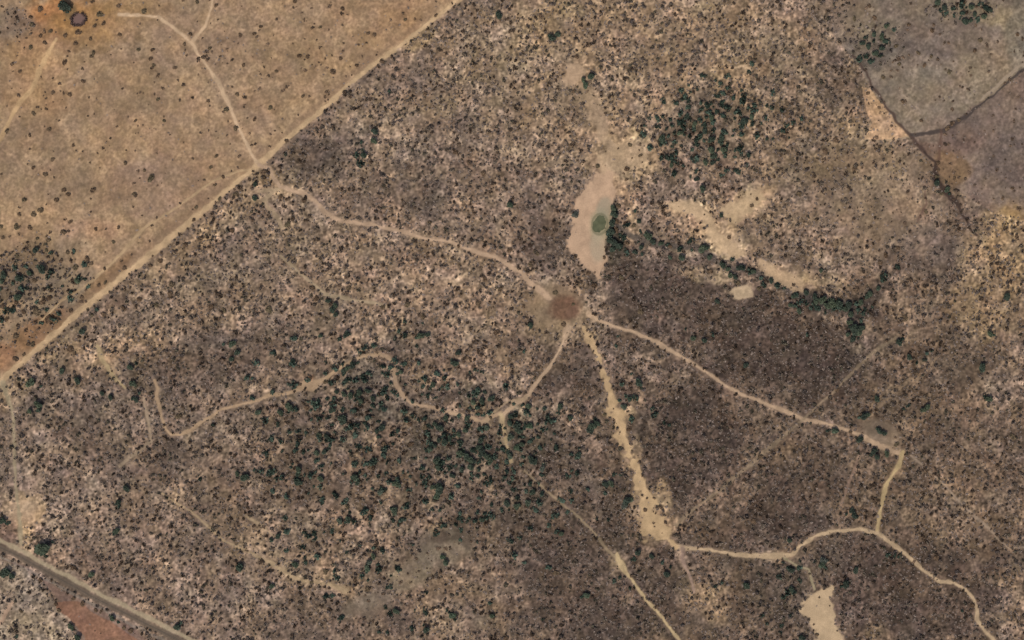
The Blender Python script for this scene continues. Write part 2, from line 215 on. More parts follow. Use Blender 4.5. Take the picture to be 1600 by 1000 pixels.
def fields(x, y):
    """everything about the soil at photo pixel x, y: albedo, shrub density, track ownership"""
    x = x.astype(np.float32); y = y.astype(np.float32)
    wx = x + 2.2 * fbm(x, y, 14, 3, 2); wy = y + 2.2 * fbm(x, y, 14, 4, 2)
    nbig = fbm(x, y, 42, 7, 3) ; nmid = fbm(x, y, 13, 9, 3); nsm = lattice(x, y, 4.2, 21); nsm2 = lattice(x + y * .3, y - x * .3, 6.5, 22)
    nz = 0.55 * nbig + 0.6 * nmid
    col = np.empty(x.shape + (3,), np.float32); col[:] = (148, 126, 110)
    dens = np.ones(x.shape, np.float32)
    rough = np.ones(x.shape, np.float32)
    def mix(wt, c): col[:] = col + (np.array(c, np.float32) - col) * wt[..., None]
    for b in BLOBS:
        r = max(b[2], b[3]) * 1.6 + 10
        sel = (abs(x - b[0]) < r) & (abs(y - b[1]) < r)
        if not sel.any(): continue
        if sum(b[5]) > 478 and max(b[2], b[3]) < 60: wt = np.clip(blob(x[sel], y[sel], b, (1.7 * nz + .7 * nsm2)[sel]) * 1.7, 0, b[6])
        else: wt = blob(x[sel], y[sel], b, nz[sel])
        col[sel] += (np.array(b[5], np.float32) - col[sel]) * wt[..., None]
        if sum(b[5]) > 470 or max(b[2], b[3]) < 30: dens[sel] *= 1 - 0.72 * wt
        if sum(b[5]) > 478: dens[sel] *= 1 - 0.45 * wt
    for b in [(1370,300,110,95,0,0,.55),(700,850,44,30,-10,0,.8),(645,895,42,20,-35,0,.7),(575,945,40,20,-20,0,.85),(40,802,28,24,0,0,.8),(870,480,52,38,0,0,.95),(1375,675,36,20,25,0,.97),(1420,370,90,60,-30,0,.3)]:
        wt = blob(x, y, b, nz); dens *= 1 - wt; rough *= 1 - .75 * wt
    col *= np.array((.96, .96, .95), np.float32) * (.96 + .06 * nbig)[..., None]
    lum = col.mean(-1, keepdims=True); col[:] = .5 * col + .5 * lum * np.array((1.16, 1.005, .80), np.float32)
    # fields with their own soil
    def edge(name, k=3.0, n=0.8):
        return inside(x + k * nmid * n, y + k * nbig * n, POLYS[name])
    m = edge('nwfield', 1.5)
    base = np.array((173, 145, 115), np.float32)
    c2 = np.empty((int(m.sum()), 3), np.float32); c2[:] = base
    for b in NWBL:
        wt = blob(x[m], y[m], b, nz[m]); c2 += (np.array(b[5], np.float32) - c2) * wt[:, None]
    c2 = c2 * .78 + .22 * (c2.mean(1, keepdims=True) + np.array((28, 2, -31), np.float32)); c2 *= .935; c2 *= np.array((.985, .985, .965), np.float32)
    col[m] = c2
    dl = np.full(x.shape, .055, np.float32)
    for b in [(40,450,120,70,-20,0,.55),(15,470,70,80,0,0,.4),(25,40,36,30,0,0,.4),(330,80,30,20,0,0,.2),(450,90,120,60,0,0,.06),(560,110,60,60,-35,0,.12)]:
        dl += blob(x, y, b, nz)
    dens[m] = dl[m]; rough[m] = .38
    m = edge('nefield', 2)
    c2 = np.empty((int(m.sum()), 3), np.float32); c2[:] = (132, 118, 107)
    for b in NEBL:
        wt = blob(x[m], y[m], b, nz[m]); c2 += (np.array(b[5], np.float32) - c2) * wt[:, None]
    soft = sst(1235, 1330, x + .55 * (100 - y) * -1 + 12 * nbig)[m][:, None]
    c2 *= np.array((.97,.97,.91), np.float32); col[m] = col[m] * (1 - soft) + c2 * soft
    dd = .10 + blob(x, y, (1370,70,50,40,0,0,.5), nz) + blob(x, y, (1500,10,60,30,0,0,.5), nz) + blob(x, y, (1290,30,60,50,40,0,.3), nz)
    dens[m] = dens[m] * (1 - soft[:, 0]) + dd[m] * soft[:, 0]; rough[m] = .45
    m = edge('efield', 3)
    c2 = np.empty((int(m.sum()), 3), np.float32); c2[:] = (134, 116, 104)
    for b in EBL:
        wt = blob(x[m], y[m], b, nz[m]); c2 += (np.array(b[5], np.float32) - c2) * wt[:, None]
    for b in BLOBS:
        if b[:2] in ((1488,262),(1570,385),(1520,330)):
            wt = blob(x[m], y[m], b, nz[m]); c2 += (np.array(b[5], np.float32) - c2) * wt[:, None]
    c2 *= np.array((.95,.95,.91), np.float32); col[m] = c2; dens[m] = .16; rough[m] = .45
    m = edge('triangle', 3); col[m] = (188, 156, 120); dens[m] = .25; rough[m] = .5
    m = edge('swcorner', 2); col[m] = np.array((150, 134, 112), np.float32); dens[m] = .6
    m = edge('verge', 2); col[m] = (132, 110, 94); dens[m] = .12; rough[m] = .4
    m = edge('redfield', 3); col[m] = (140, 106, 84); dens[m] = .02; rough[m] = .3
    # mottling of litter and bare soil between the shrubs
    amp = rough * (0.6 + 0.4 * sst(-1, 1, nbig))
    mot = 0.60 * nsm + 0.30 * nsm2
    nfin = lattice(x * .8 + y * .6, y * .8 - x * .6, 2.6, 23); streak = fbm(x * .82 + y * .57, (y * .82 - x * .57) * 4, 40, 24, 3)
    col *= (.995 + .04 * streak * (1 - rough) + amp * (0.35 * (mot + .85 * nfin + .5 * np.maximum(mot + .4 * nfin, 0)) + 0.15 * nmid) + 0.065 * nbig + .05 * (1 - rough) * (.8 * nmid + .5 * nsm2 + .5 * nfin))[..., None]
    tint = fbm(x, y, 26, 31, 3) * (0.5 + 0.5 * rough)
    tint2 = fbm(x, y, 19, 33, 3) * (0.5 + 0.5 * rough)
    col[..., 0] *= 1.01 + .022 * tint; col[..., 2] *= .99 - .030 * tint + .022 * tint2; col[..., 1] *= .993 - .010 * tint2
    for c, s, pts in DARKLINES:
        d = seg_field(wx, wy, pts) + .25 * nmid
        wt = sst(1.9, .6, d) * s; mix(wt, c)
    own = np.zeros(x.shape, np.int16)
    # open sand flats
    names = ['ground']
    for nm, key, c in (('sand_flat', 'pondflat', (196,163,131)), ('sand_patch', 'pocket', (200,172,134)), ('sand_patch', 'wash_a', (196,167,130)), ('sand_patch', 'wash_b', (194,166,128)), ('sand_patch', 'wash_c', (200,174,138)), ('sand_patch', 'wash_d', (188,159,124)), ('sand_patch', 'wash_e', (190,160,128)), ('sand_patch', 'wash_f', (186,158,124)), ('sand_patch', 'wash_g', (180,153,122))):
        loose = {'pocket': 0, 'pondflat': 0, 'wash_d': .35, 'wash_f': .55, 'wash_g': .7}.get(key, .3)
        poly = POLYS[key]
        px = x + 5.5 * nmid + 2.4 * nsm; py = y + 4.5 * nbig + 2.5 * nsm2 + 2 * nmid
        acc = np.zeros(x.shape, np.float32)
        sel = (x > min(p[0] for p in poly) - 12) & (x < max(p[0] for p in poly) + 12) & (y > min(p[1] for p in poly) - 12) & (y < max(p[1] for p in poly) + 12)
        a = np.zeros(int(sel.sum()), np.float32)
        for ox, oy in ((0,0),(2,0),(-2,0),(0,2),(0,-2),(1.4,1.4),(-1.4,1.4),(1.4,-1.4),(-1.4,-1.4)):
            a += inside(px[sel] + ox, py[sel] + oy, poly) / 9.0
        acc[sel] = a
        mix(acc * (.95 - .5 * loose), c)
        col[sel] *= (1 + acc[sel] * (.05 * nmid[sel] + .04 * nbig[sel] + .03 * nsm2[sel]))[:, None]
        names.append(nm); own[acc > .4] = len(names) - 1
        dens *= 1 - (.97 - .6 * loose) * acc; rough *= 1 - (.6 - .4 * loose) * acc
    if True:   # pond margin: grey green wet silt
        wt = blob(x, y, (938,352,18,27,10,0,.75), nz * .6); mix(wt, (160,150,118))
        wt = blob(x, y, (944,325,12,18,10,0,.6), nz * .6); mix(wt, (158,148,124))
        wt = blob(x, y, (934,385,13,26,0,0,.7), nz * .6); mix(wt, (182,163,134))
        wt = blob(x, y, (938,350,9,14,8,0,.5), nz * .6); mix(wt, (112,112,82)); wt = blob(x, y, (937,350.5,14.2,18.6,8,0,1), nz * .12); mix(sst(.3, .55, wt) * sst(1.0, .8, wt) * .35, (76,80,58))
    # red clearing sheet
    wt = blob(x, y, (880,482,34,28,0,0,1), nz * .5)
    names.append('bare_clearing'); own[(wt > .35)] = len(names) - 1; dens *= 1 - .97 * wt
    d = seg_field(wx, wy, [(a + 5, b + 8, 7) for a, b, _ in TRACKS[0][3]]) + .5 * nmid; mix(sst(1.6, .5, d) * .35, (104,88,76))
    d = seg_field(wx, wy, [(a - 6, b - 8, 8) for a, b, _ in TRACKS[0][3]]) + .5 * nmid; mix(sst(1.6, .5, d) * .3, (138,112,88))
    for nm, c, s, pts in TRACKS:
        pts = [p for p in pts if p[2] > 0]
        d = seg_field(.6 * x + .4 * wx, .6 * y + .4 * wy, pts)
        fade = d + (.95 if nm == 'sand_wash' else .48) * nmid + (.35 if nm == 'sand_wash' else .32) * nsm; d = fade if nm == 'sand_wash' else d
        core = sst(1.45, .75, fade); halo = sst(3.0, .9, fade)
        fade = fade * (1.32 if nm == 'dirt_track' else (1.25 if nm == 'field_road' else 1.0)); s = s if s > .65 else min(.8, s * 1.3)
        c = tuple(min(255, v * q) for v, q in zip(c, (1.01, 1.02, .985)))
        mix(halo * s * .22, c); mix(core * min(1, s * 1.12), c)
        col *= (1 + core * (.08 * nmid + .07 * nsm2))[..., None]
        names.append(nm)
        if s >= .6: own[(d < 1.15) & (own == 0)] = len(names) - 1
        dens *= 1 - core * min(.96 if nm != 'sand_wash' else .88, s * 1.03); dens *= 1 - halo * .35 * s
    # surfaced road in the lower left corner
    rp = [(a, b, 9.5) for a, b in ROAD]
    off = lambda dx, dy, ww: [(a + dx, b + dy, ww) for a, b in ROAD]
    d = seg_field(wx, wy, off(5, -8, 7)); mix(sst(1.5, .5, d + .2 * nmid) * .8, (178,160,128)); dens *= 1 - sst(2.2, .8, d)
    d = seg_field(wx, wy, off(-5, 10, 4)); mix(sst(1.5, .5, d + .2 * nmid) * .5, (140,130,118))
    d = seg_field(x, y, rp); wt = sst(1.35, .7, d + .16 * nmid); mix(wt * .85, (108,94,79)); dens *= 1 - sst(1.8, 1, d)
    dd = seg_field(x, y, [(a, b, 2.0) for a, b in ROAD]); mix(sst(1.6, .5, dd) * .45, (80,74,66))
    names.append('road'); own[d < 1.1] = len(names) - 1
    out = lin(np.clip(col, 0, 255)).astype(np.float32) * ALB
    return out, np.clip(dens, 0, 1), own, names, rough, nbig

def height(x, y):
    """ground height in metres at photo pixel x, y"""
    x = np.asarray(x, np.float32); y = np.asarray(y, np.float32)
    h = 2.2 * fbm(x, y, 260, 51, 2) + 0.5 * fbm(x, y, 60, 52, 2)
    for cx, cy, rx, ry, dep in ((938,350,40,60,1.4),(1300,475,120,40,2.0),(1120,400,160,30,1.2),(970,680,30,160,.8)):
        h = h - dep * np.exp(-((x - cx) / rx) ** 2 - ((y - cy) / ry) ** 2)
    for cx, cy, rr, lev in LEVELS:
        k = sst(rr * 1.9, rr, np.hypot(x - cx, y - cy)); h = h * (1 - k) + lev * k
    return h

LEVELS = []
LEVELS = [(cx, cy, rr, float(height(np.array([cx]), np.array([cy]))[0])) for cx, cy, rr in ((937, 350, 17), (122, 30, 14))]

def to_world(px, py): return (px - 800) * S, (500 - py) * S

# ------------------------------------------------------------------ materials
def new_mat(name):
    m = bpy.data.materials.new(name); m.use_nodes = True
    return m, m.node_tree, m.node_tree.nodes["Principled BSDF"]

def soil_material():
    m, t, b = new_mat("soil")
    N, L = t.nodes.new, t.links.new
    at = N("ShaderNodeAttribute"); at.attribute_name = "soil_colour"
    tc = N("ShaderNodeTexCoord")
    n1 = N("ShaderNodeTexNoise"); n1.inputs["Scale"].default_value = 1.1; n1.inputs["Detail"].default_value = 5; n1.inputs["Roughness"].default_value = .65
    L(tc.outputs["Object"], n1.inputs["Vector"])
    mr = N("ShaderNodeMapRange"); mr.inputs[1].default_value = .3; mr.inputs[2].default_value = .7; mr.inputs[3].default_value = .86; mr.inputs[4].default_value = 1.12
    L(n1.outputs[0], mr.inputs[0])
    mx = N("ShaderNodeVectorMath"); mx.operation = 'MULTIPLY'
    L(at.outputs["Color"], mx.inputs[0]); L(mr.outputs[0], mx.inputs[1])
    L(mx.outputs[0], b.inputs["Base Color"])
    b.inputs["Roughness"].default_value = .95; b.inputs["Specular IOR Level"].default_value = .03
    bp = N("ShaderNodeBump"); bp.inputs["Strength"].default_value = .5; bp.inputs["Distance"].default_value = .25
    L(n1.outputs[0], bp.inputs["Height"]); L(bp.outputs[0], b.inputs["Normal"])
    return m
SOIL = soil_material()

def leaf_material(name, c1, c2, c3):
    """c1..c3 sampled per thing (Object Info random) and broken up by noise"""
    m, t, b = new_mat(name); N, L = t.nodes.new, t.links.new
    oi = N("ShaderNodeObjectInfo"); rp = N("ShaderNodeValToRGB")
    rp.color_ramp.elements[0].color = (*c1, 1); rp.color_ramp.elements[1].color = (*c3, 1)
    e = rp.color_ramp.elements.new(.5); e.color = (*c2, 1)
    L(oi.outputs["Random"], rp.inputs[0])
    tc = N("ShaderNodeTexCoord"); nz = N("ShaderNodeTexNoise"); nz.inputs["Scale"].default_value = 1.6; nz.inputs["Detail"].default_value = 3
    L(tc.outputs["Object"], nz.inputs["Vector"])
    mr = N("ShaderNodeMapRange"); mr.inputs[1].default_value = .3; mr.inputs[2].default_value = .7; mr.inputs[3].default_value = .6; mr.inputs[4].default_value = 1.5
    L(nz.outputs[0], mr.inputs[0])
    mx = N("ShaderNodeVectorMath"); mx.operation = 'MULTIPLY'; L(rp.outputs[0], mx.inputs[0]); L(mr.outputs[0], mx.inputs[1])
    L(mx.outputs[0], b.inputs["Base Color"]); b.inputs["Roughness"].default_value = .8; b.inputs["Specular IOR Level"].default_value = .15
    return m
EVER = leaf_material("evergreen_leaves", (.036,.046,.032), (.048,.062,.040), (.072,.086,.050))
GREEN = leaf_material("bright_leaves", (.062,.088,.05), (.08,.10,.062), (.085,.09,.07))
THORN = leaf_material("thorn_leaves", (.105,.066,.038), (.150,.098,.058), (.118,.092,.052))
def plain(name, c, r=.9):
    m, t, b = new_mat(name); N, L = t.nodes.new, t.links.new
    nz = N("ShaderNodeTexNoise"); nz.inputs["Scale"].default_value = 6; tc = N("ShaderNodeTexCoord"); L(tc.outputs["Object"], nz.inputs["Vector"])
    mr = N("ShaderNodeMapRange"); mr.inputs[3].default_value = .65; mr.inputs[4].default_value = 1.35; L(nz.outputs[0], mr.inputs[0])
    mx = N("ShaderNodeVectorMath"); mx.operation = 'MULTIPLY'; mx.inputs[0].default_value = c; L(mr.outputs[0], mx.inputs[1])
    L(mx.outputs[0], b.inputs["Base Color"]); b.inputs["Roughness"].default_value = r
    return m
BARK = plain("bark", (.09,.07,.055)); TWIGS = plain("dry_brushwood", (.10,.062,.05)); DUNG = plain("trampled_dung", (.135,.078,.062))
def attr_mat(name, attr):
    m, t, b = new_mat(name); a = t.nodes.new("ShaderNodeAttribute"); a.attribute_name = attr
    t.links.new(a.outputs["Color"], b.inputs["Base Color"]); b.inputs["Roughness"].default_value = .9; b.inputs["Specular IOR Level"].default_value = .1
    return m
SCRUB = attr_mat("dry_scrub", "leaf_colour")

# ------------------------------------------------------------------ mesh helpers
def mesh_np(name, V, F, mat, cols=None, attr=None, smooth=False):
    """V (n,3), F (m,k) -> mesh, fast"""
    me = bpy.data.meshes.new(name)
    V = np.ascontiguousarray(V, np.float32); F = np.ascontiguousarray(F, np.int32); k = F.shape[1]
    me.vertices.add(len(V)); me.vertices.foreach_set("co", V.ravel())
    me.loops.add(F.size); me.loops.foreach_set("vertex_index", F.ravel())
    me.polygons.add(len(F)); me.polygons.foreach_set("loop_start", np.arange(0, F.size, k, dtype=np.int32))
    me.polygons.foreach_set("loop_total", np.full(len(F), k, np.int32))
    if smooth: me.polygons.foreach_set("use_smooth", np.ones(len(F), bool))
    if cols is not None:
        a = me.color_attributes.new(attr, 'FLOAT_COLOR', 'POINT')
        c = np.ones((len(V), 4), np.float32); c[:, :3] = cols; a.data.foreach_set("color", c.ravel())
    me.materials.append(mat); me.update(calc_edges=True)
    return me

def link(name, data, parent=None, loc=None):
    o = bpy.data.objects.new(name, data); sc.collection.objects.link(o)
    if parent: o.parent = parent
    if loc is not None: o.location = loc
    return o

# ------------------------------------------------------------------ ground, tracks, sand, road
st = 1.25
core_x = np.arange(-40, 1640 + .1, st); core_y = np.arange(-40, 1040 + .1, st)
def stretch(c, far):
    k = np.geomspace(4, far, 22)
    return np.concatenate([c[0] - k[::-1], c, c[-1] + k])
gx = stretch(core_x, 24000); gy = stretch(core_y, 24000)
X, Y = np.meshgrid(gx, gy)
COL, DENS, OWN, NAMES, ROUGH, NB = fields(X, Y)
H = height(X, Y)
far = np.clip((np.hypot(np.maximum(abs(X - 800) - 840, 0), np.maximum(abs(Y - 500) - 540, 0))) / 2000, 0, 1)
H = H * (1 - far)
ny, nx = X.shape
WX, WY = to_world(X, Y)
V = np.stack([WX, WY, H], -1).reshape(-1, 3)
idx = np.arange(ny * nx).reshape(ny, nx)
F = np.stack([idx[1:, :-1], idx[1:, 1:], idx[:-1, 1:], idx[:-1, :-1]], -1).reshape(-1, 4)
g = link("ground", mesh_np("ground", V, F, SOIL, COL.reshape(-1, 3), "soil_colour", True))
g["kind"] = "structure"
g["label"] = "dry savanna soil, pale fields and brown scrub land"
cell = OWN[:-1, :-1].reshape(-1)
flatC = COL.reshape(-1, 3)
def sheet(own_id, name, dz, label):
    f = F[cell == own_id]
    if len(f) < 4: return
    u, inv = np.unique(f, return_inverse=True)
    v = V[u].copy(); v[:, 2] += dz
    o = link(name, mesh_np(name, v, inv.reshape(-1, 4), SOIL, flatC[u], "soil_colour", True))
    o["kind"] = "structure"; o["label"] = label
LAB = {'sand_flat': 'smooth pale sand flat around the green pond', 'sand_patch': 'bare pale ragged patch of sand among the scrub', 'bare_clearing': 'reddish trampled clearing where the tracks meet',
       'field_road': 'straight pale dirt road along the open field', 'dirt_track': 'narrow winding pale dirt track through the scrub', 'sand_wash': 'wide sandy wash running down from the red clearing', 'road': 'grey surfaced road crossing the lower left corner'}
for i, nm in enumerate(NAMES):
    if i: sheet(i, nm, 0.06, LAB[nm])

def zat(px, py): return float(height(np.array([px]), np.array([py]))[0])

# pond: murky green water with an uneven shore
pz = min(zat(938 + a, 350 + b) for a in (-12, 0, 12) for b in (-15, 0, 15)); pzm = max(zat(938 + a, 350 + b) for a in (-13, 0, 13) for b in (-16, 0, 16))
rs = np.random.RandomState(5)
ring = []
for k in range(48):
    a = 2 * math.pi * k / 48
    r = 1 + .09 * math.sin(2 * a + 1) + .09 * math.sin(3 * a + 2) + .04 * math.sin(7 * a) + .03 * math.sin(11 * a) + .02 * rs.randn()
    ring.append((9.5 * r * math.cos(a) + 1.8 * math.sin(a) - 1.5 * math.cos(2 * a), 14.0 * r * math.sin(a)))
pv = [(0, 0, 0)]; pf = []
for t_ in (.5, 1.0): pv += [(x * t_ * S, y * t_ * S, 0) for x, y in ring]
pv = np.array(pv, np.float32)
tri = [(0, 1 + k, 1 + (k + 1) % 48) for k in range(48)]
for k in range(48):
    a, b_ = 1 + k, 1 + (k + 1) % 48; c, d = a + 48, b_ + 48
    tri += [(a, c, d), (a, d, b_)]
m, t, b = new_mat("pond_water")
nz = t.nodes.new("ShaderNodeTexNoise"); nz.inputs["Scale"].default_value = .22; nz.inputs["Detail"].default_value = 4
tc = t.nodes.new("ShaderNodeTexCoord"); t.links.new(tc.outputs["Object"], nz.inputs["Vector"])
rp = t.nodes.new("ShaderNodeValToRGB"); rp.color_ramp.elements[0].position = .35; rp.color_ramp.elements[1].position = .68
rp.color_ramp.elements[0].color = (.062, .066, .028, 1); rp.color_ramp.elements[1].color = (.105, .105, .05, 1)
t.links.new(nz.outputs[0], rp.inputs[0]); t.links.new(rp.outputs[0], b.inputs["Base Color"]); b.inputs["Roughness"].default_value = .25
po = link("pond_water", mesh_np("pond_water", pv, np.array(tri), m), None, (*to_world(937, 350), pzm + .07))
po["kind"] = "structure"; po["label"] = "small murky green pond on the pale sand flat"

# ------------------------------------------------------------------ plant shapes
def clump_points(rng, n, flat, lobes):
    """unit-radius leaf clump centres in a lumpy crown, z from 0 to ~1"""
    P = []
    L = []
    for k in range(lobes):
        a = rng.uniform(0, 2 * math.pi); r = rng.uniform(.12, .52) if lobes > 1 else 0
        L.append((r * math.cos(a), r * math.sin(a), rng.uniform(.35, .62), rng.uniform(.34, .55)))
    while len(P) < n:
        cx, cy, cz, r = L[rng.randint(len(L))]
        v = rng.normal(size=3); v /= np.linalg.norm(v); v *= r * rng.uniform(.45, 1.0) ** .5
        p = np.array([cx + v[0], cy + v[1], cz * flat + v[2] * flat])
        P.append(p)
    return np.array(P)

def leaf_quads(rng, P, size):
    """one bent little leaf clump (quad) per point with random facing"""
    n = len(P)
    a = rng.normal(size=(n, 3)); a /= np.linalg.norm(a, axis=1)[:, None]
    up = P - np.array([0, 0, .1]); up /= np.linalg.norm(up, axis=1)[:, None] + 1e-6
    nn = up + .7 * rng.normal(size=(n, 3)); nn /= np.linalg.norm(nn, axis=1)[:, None]
    u = np.cross(nn, a); u /= np.linalg.norm(u, axis=1)[:, None] + 1e-6
    v = np.cross(nn, u)
    s = (size * rng.uniform(.6, 1.35, n))[:, None]; s2 = s * rng.uniform(.6, 1.1, n)[:, None]
    Q = np.stack([P - u * s - v * s2 * .6, P + u * s * .7 - v * s2, P + u * s + v * s2 * .7, P - u * s * .6 + v * s2], 1)
    Q += rng.normal(size=Q.shape) * size * .12
    return Q.reshape(-1, 3), np.arange(n * 4).reshape(-1, 4)

def limb(V_, F_, p0, p1, r0, r1, n=6):
    p0 = np.array(p0, float); p1 = np.array(p1, float); d = p1 - p0; d /= np.linalg.norm(d)
    a = np.cross(d, (0.3, 1, 0.1)); a /= np.linalg.norm(a); b_ = np.cross(d, a); s = len(V_)
    for p, r in ((p0, r0), (p1, r1)):
        for k in range(n):
            t_ = 2 * math.pi * k / n; V_.append(p + r * (a * math.cos(t_) + b_ * math.sin(t_)))
    for k in range(n):
        F_.append((s + k, s + (k + 1) % n, s + n + (k + 1) % n, s + n + k))

def tree_meshes(kind, seed, mat, leaves, size, flat, lobes):
    rng = np.random.RandomState(seed)
    P = clump_points(rng, leaves, flat, lobes); P[:, 2] += .42 if kind != 'thorn_bush' else .12
    Vq, Fq = leaf_quads(rng, P, size * 1.2)
    P[:, :2] *= 1.08; crown = mesh_np(kind + "_crown", Vq, Fq, mat)
    Vt, Ft = [], []
    top = .55 if kind != 'thorn_bush' else .2
    limb(Vt, Ft, (0, 0, -.25), (.03, .02, top), .075, .05, 8)
    for k in range(6):
        a = rng.uniform(0, 6.28); q = P[rng.randint(len(P))]
        limb(Vt, Ft, (.03, .02, top * rng.uniform(.6, 1)), (q[0] * .8, q[1] * .8, q[2]), .04, .012, 5)
    trunk = mesh_np(kind + "_trunk", np.array(Vt), np.array(Ft), BARK)
    return crown, trunk

MODELS = {
 'e': [tree_meshes('evergreen_tree', 100 + k, EVER, 420, .105, .75, 5 + k % 3) for k in range(6)],
 'g': [tree_meshes('evergreen_tree', 200 + k, GREEN, 380, .105, .7, 5) for k in range(3)],
 'b': [tree_meshes('thorn_bush', 300 + k, THORN, 300, .10, .62, 3 + k % 3) for k in range(6)],
}

